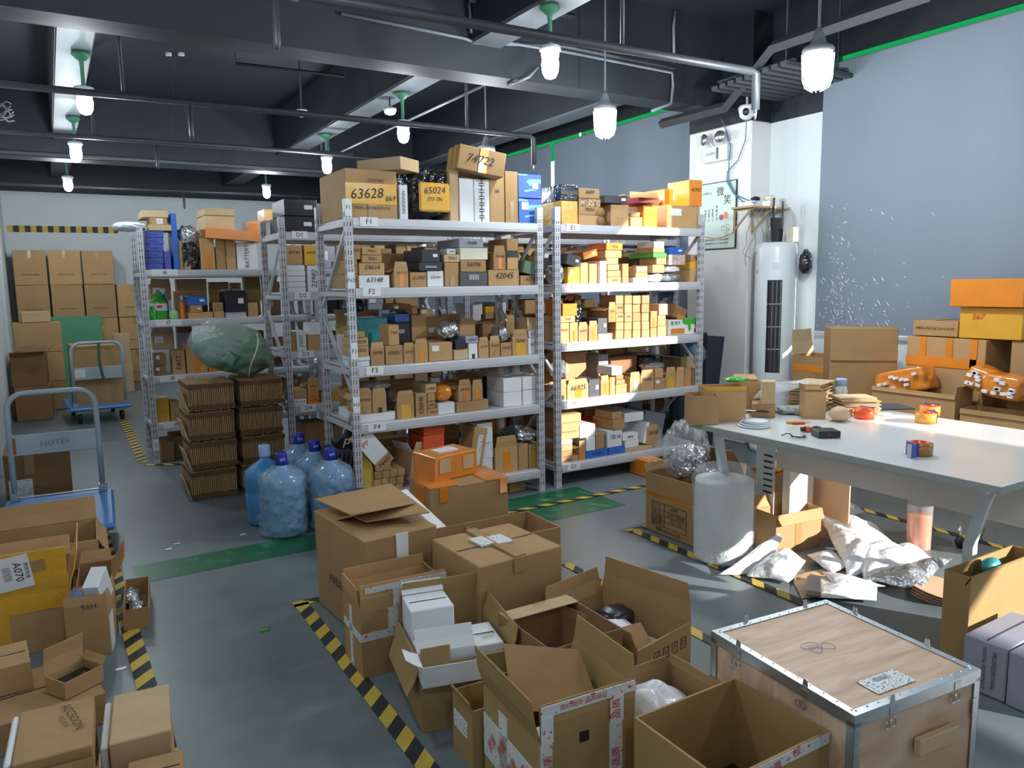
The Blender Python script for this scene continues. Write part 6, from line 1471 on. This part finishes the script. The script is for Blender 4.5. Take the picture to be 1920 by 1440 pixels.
o = cbox('white box standing in the carton marked HY6', (.04, 3.47), R(-22), (.06, .12, .14), .17, name='white_box', m='white_box', jit=0, tilt=('X', 24), seam=False)
o = lump('printed_pouch', (-.0, 3.5, .2), (.045, .06, .07), 'clear_film', 3, .25, 3, 3); tag(o, 'clear printed pouch in the carton marked HY6', 'pouch'); lump('pouch_print', (0, 0, 0), (.035, .045, .06), 'blue_art', 3, .25, 3, 3, o)
sb_ = cbox('small open carton with foil pouches beside the floor tape', (.165, 3.6), R(-6), (.105, .4, .095), m='card_old', top='open', t=.004)
for k in range(2): o = sheet('foil_pouch', [(.18+.01*k, 3.64+.17*k, .05), (.255+.01*k, 3.63+.17*k, .05), (.265+.01*k, 3.77+.17*k, .055), (.19+.01*k, 3.79+.17*k, .055)], 'silver_film', .03, 40+k, 12, lift=.02); tag(o, ('nearer', 'farther')[k]+' foil pouch in the small open carton by the tape', 'pouch')
# lower pile
cbox('flat brown carton with printed notes under the lidded box', (-.3, 2.8), R(8), (.36, .36, .11), m='card_old', texts=[('t', .78, .7, '|||||||||||\n|||||||||||', .02, 'ink_grey', 10)])
cbox('closed small brown carton at the left edge', (-.32, 3.0), R(5), (.165, .2, .1), .114, m='card')
ld = cbox('small mailer box with raised lid and black inside', (-.06, 2.86), R(32), (.14, .11, .06), .114, m='card', top='open', t=.004, flaps=[('b', .1, -6, .0), ('r', .03, 30, 0)])
o = cbox('black item lying in the small lidded mailer box', (-.053, 2.872), R(32), (.12, .09, .03), .12, name='black_item', m='black_box', cat='item', jit=0, seam=False)
ac_ = cbox('flat carton lettered ACCSOON at the lower left', (-.195, 2.395), R(-3), (.2, .3, .19), m='card', texts=[('t', .72, .62, 'ACCSOON', .036, 'ink', -75), ('t', .6, .55, '致 迅 图 传', .016, 'ink', -75), ('t', .35, .5, '— — — — —', .012, 'ink_grey', -75)], seam=False)
MB().box(-.02, .01, .02, -.002, .29, .188, .006).build('foam_edge', 'foam', ac_)
cbox('closed carton with a rounded side flap right of the ACCSOON one', (.045, 2.43), R(-6), (.17, .3, .15), .1, m='card_pale', seam=False, tapes=[('r', .2, .0, .8, .3, 'card')]).location.z = .002
o = MB().box(0, 0, 0, .02, .28, .13, .004).build('foam_block', 'foam'); o.location = (.022, 2.45, .003); o.rotation_euler = (0, 0, R(-6)); tag(o, 'thin white foam slab left of the rounded flap carton', 'foam')
cbox('brown carton with a barcode label at the bottom edge', (.07, 2.24), R(-8), (.15, .15, .1), m='card_old', tapes=[('f', .3, .4, .9, .9, 'label_print', 'label')])
cbox('open carton cut off by the lower left corner', (-.17, 2.13), R(-3), (.16, .22, .12), m='card', top='open', flaps=[('b', .05, 20, 0), ('r', .06, 20, 0)])
# ---------------------------------------------------------------- water bottles
def jug(x, y, label, cap='cap_blue', bagged=True, sd=0, txt=True):
    r = empty('water_jug', (x, y, .001)); tag(r, label, 'water bottle', 'large water bottles beside rack F')
    MB().lathe([(.115, 0), (.128, .012), (.131, .05), (.127, .1), (.131, .11), (.131, .2), (.126, .21), (.131, .22), (.131, .3), (.12, .345), (.07, .385), (.033, .405), (.029, .43)], 36).build('bottle', 'water_blue', r, True)
    c = MB().lathe([(.034, .425), (.036, .43), (.036, .49), (.033, .497), (.004, .498)], 22).build('cap', cap, r, True)
    if txt: letter(c, (0, 0, 0), 'f', -.0, .46, '饮天', .018, 'ink_white', 0, 0, .0375)
    if bagged:
        def wob(a, z): return 1.01+.16*abs(noise.noise(Vector((math.cos(a)*3.2+sd*5, math.sin(a)*3.2, z*22))))+.05*abs(noise.noise(Vector((math.cos(a)*9+sd*5, math.sin(a)*9, z*50))))
        MB().lathe([(.118, .002), (.134, .01)]+[(.135, .02+.0125*i) for i in range(25)]+[(.13, .345), (.12, .365), (.105, .385), (.08, .4), (.06, .415), (.055, .43)], 72, fn=wob, caps=False).build('clear_bag', 'bag_blue', r, True)
jug(1.12, 4.57, 'front water bottle in a clear bag on the green band', sd=1); jug(1.41, 4.53, 'bagged water bottle closest to the rack F post', sd=2)
jug(1.09, 4.86, 'unbagged water bottle with a pale cap at the left rear', 'cap_pale', False, 3, False); jug(1.38, 5.12, 'bagged water bottle at the very back of the group', sd=4); jug(1.4, 4.83, 'bagged water bottle in the middle of the group', sd=5)
# ---------------------------------------------------------------- strapped cardboard bundles and green sack
bx = [(.75, 1.09), (1.1, 1.43)]
zz = [0, .215, .42, .63, .835]
for c_ in range(2):
    for r_ in range(4):
        x0, x1 = bx[c_]; rnd = random.Random(r_*7+c_); dx = (.0, .015, .008, .02)[r_]; h = zz[r_+1]-zz[r_]-.006
        r = empty('cardboard_bundle', (x0+dx, 5.62+.01*((r_+c_) % 2), zz[r_]+.001)); tag(r, 'strapped bundle of flattened cartons, %s tier, %s column' % (('lowest', 'second', 'third', 'top')[r_], ('left', 'right')[c_]), 'cardboard bundle', 'strapped cardboard bundles')
        n = 24; w = (x1-x0-.03)/n; b = MB()
        for i in range(n):
            j = rnd.uniform(0, .012); b.box(w*i, j, rnd.uniform(0, .003), w*(i+1)-.0045, .4, h-rnd.uniform(0, .006), 0)
        tag(b.build('sheets', 'card_old', r), kind='stuff'); MB().box(.004, .03, .004, w*n-.006, .39, h-.008).build('core', 'card_dark', r)
        for z_ in (.012, h-.04): MB().box(-.002, -.003, z_, w*n, .403, z_+.03, 0).build('strap_band', 'strap_brown', r)
        if c_ == 0:
            MB().slab([(-.004, .0, 0), (-.004, .36, 0), (-.03, .36, h*.6), (-.045, .02, h*.75)], .006).build('bent_sheet', 'card_pale', r)
o = lump('green_sack', (1.13, 5.83, 1.03), (.27, .24, .185), 'green_sack', 6, .1, 2.2, 5, rot=(0, R(14), R(-8))); tag(o, 'big green woven sack with a clear film top lying on the cardboard bundles', 'sack')
t = MB(); t.lathe([(.03, 0), (.05, .03), (.035, .055), (.01, .05)], 14, fn=lambda a, z: 1+.25*math.sin(a*4)); k_ = t.build('twisted_end', 'green_sack', o, True); k_.matrix_local = Matrix.Translation((-.03, -.225, -.05)) @ Matrix.Rotation(R(90), 4, 'X')
MB().tube([(.13+.01*math.sin(a*3), -.245*.9*math.cos(a), .17*math.sin(a)) for a in np.linspace(0, 2*PI, 24)], .006, 5, True).build('cord', 'leg_cream', o, True)
lump('film_cover', (-.06, 0, .025), (.25, .24, .185), 'clear_film', 6, .1, 2.4, 5, o)
# small scraps on the floor
for k, (x, y) in enumerate(((315, 1030), (330, 1020), (455, 1003), (496, 1182), (225, 1255))):
    p = PZ(x, y); o = sheet('paper_scrap', [p+Vector((-.02, -.01, .002)), p+Vector((.02, -.012, .002)), p+Vector((.025, .012, .003)), p+Vector((-.015, .01, .002))], 'white_film' if k != 3 else 'soap_green', .006, 60+k, 5, .001); tag(o, 'tiny scrap of film on the aisle floor, %s from the left' % ORD[(1, 2, 3, 4, 0)[k]], 'scrap')
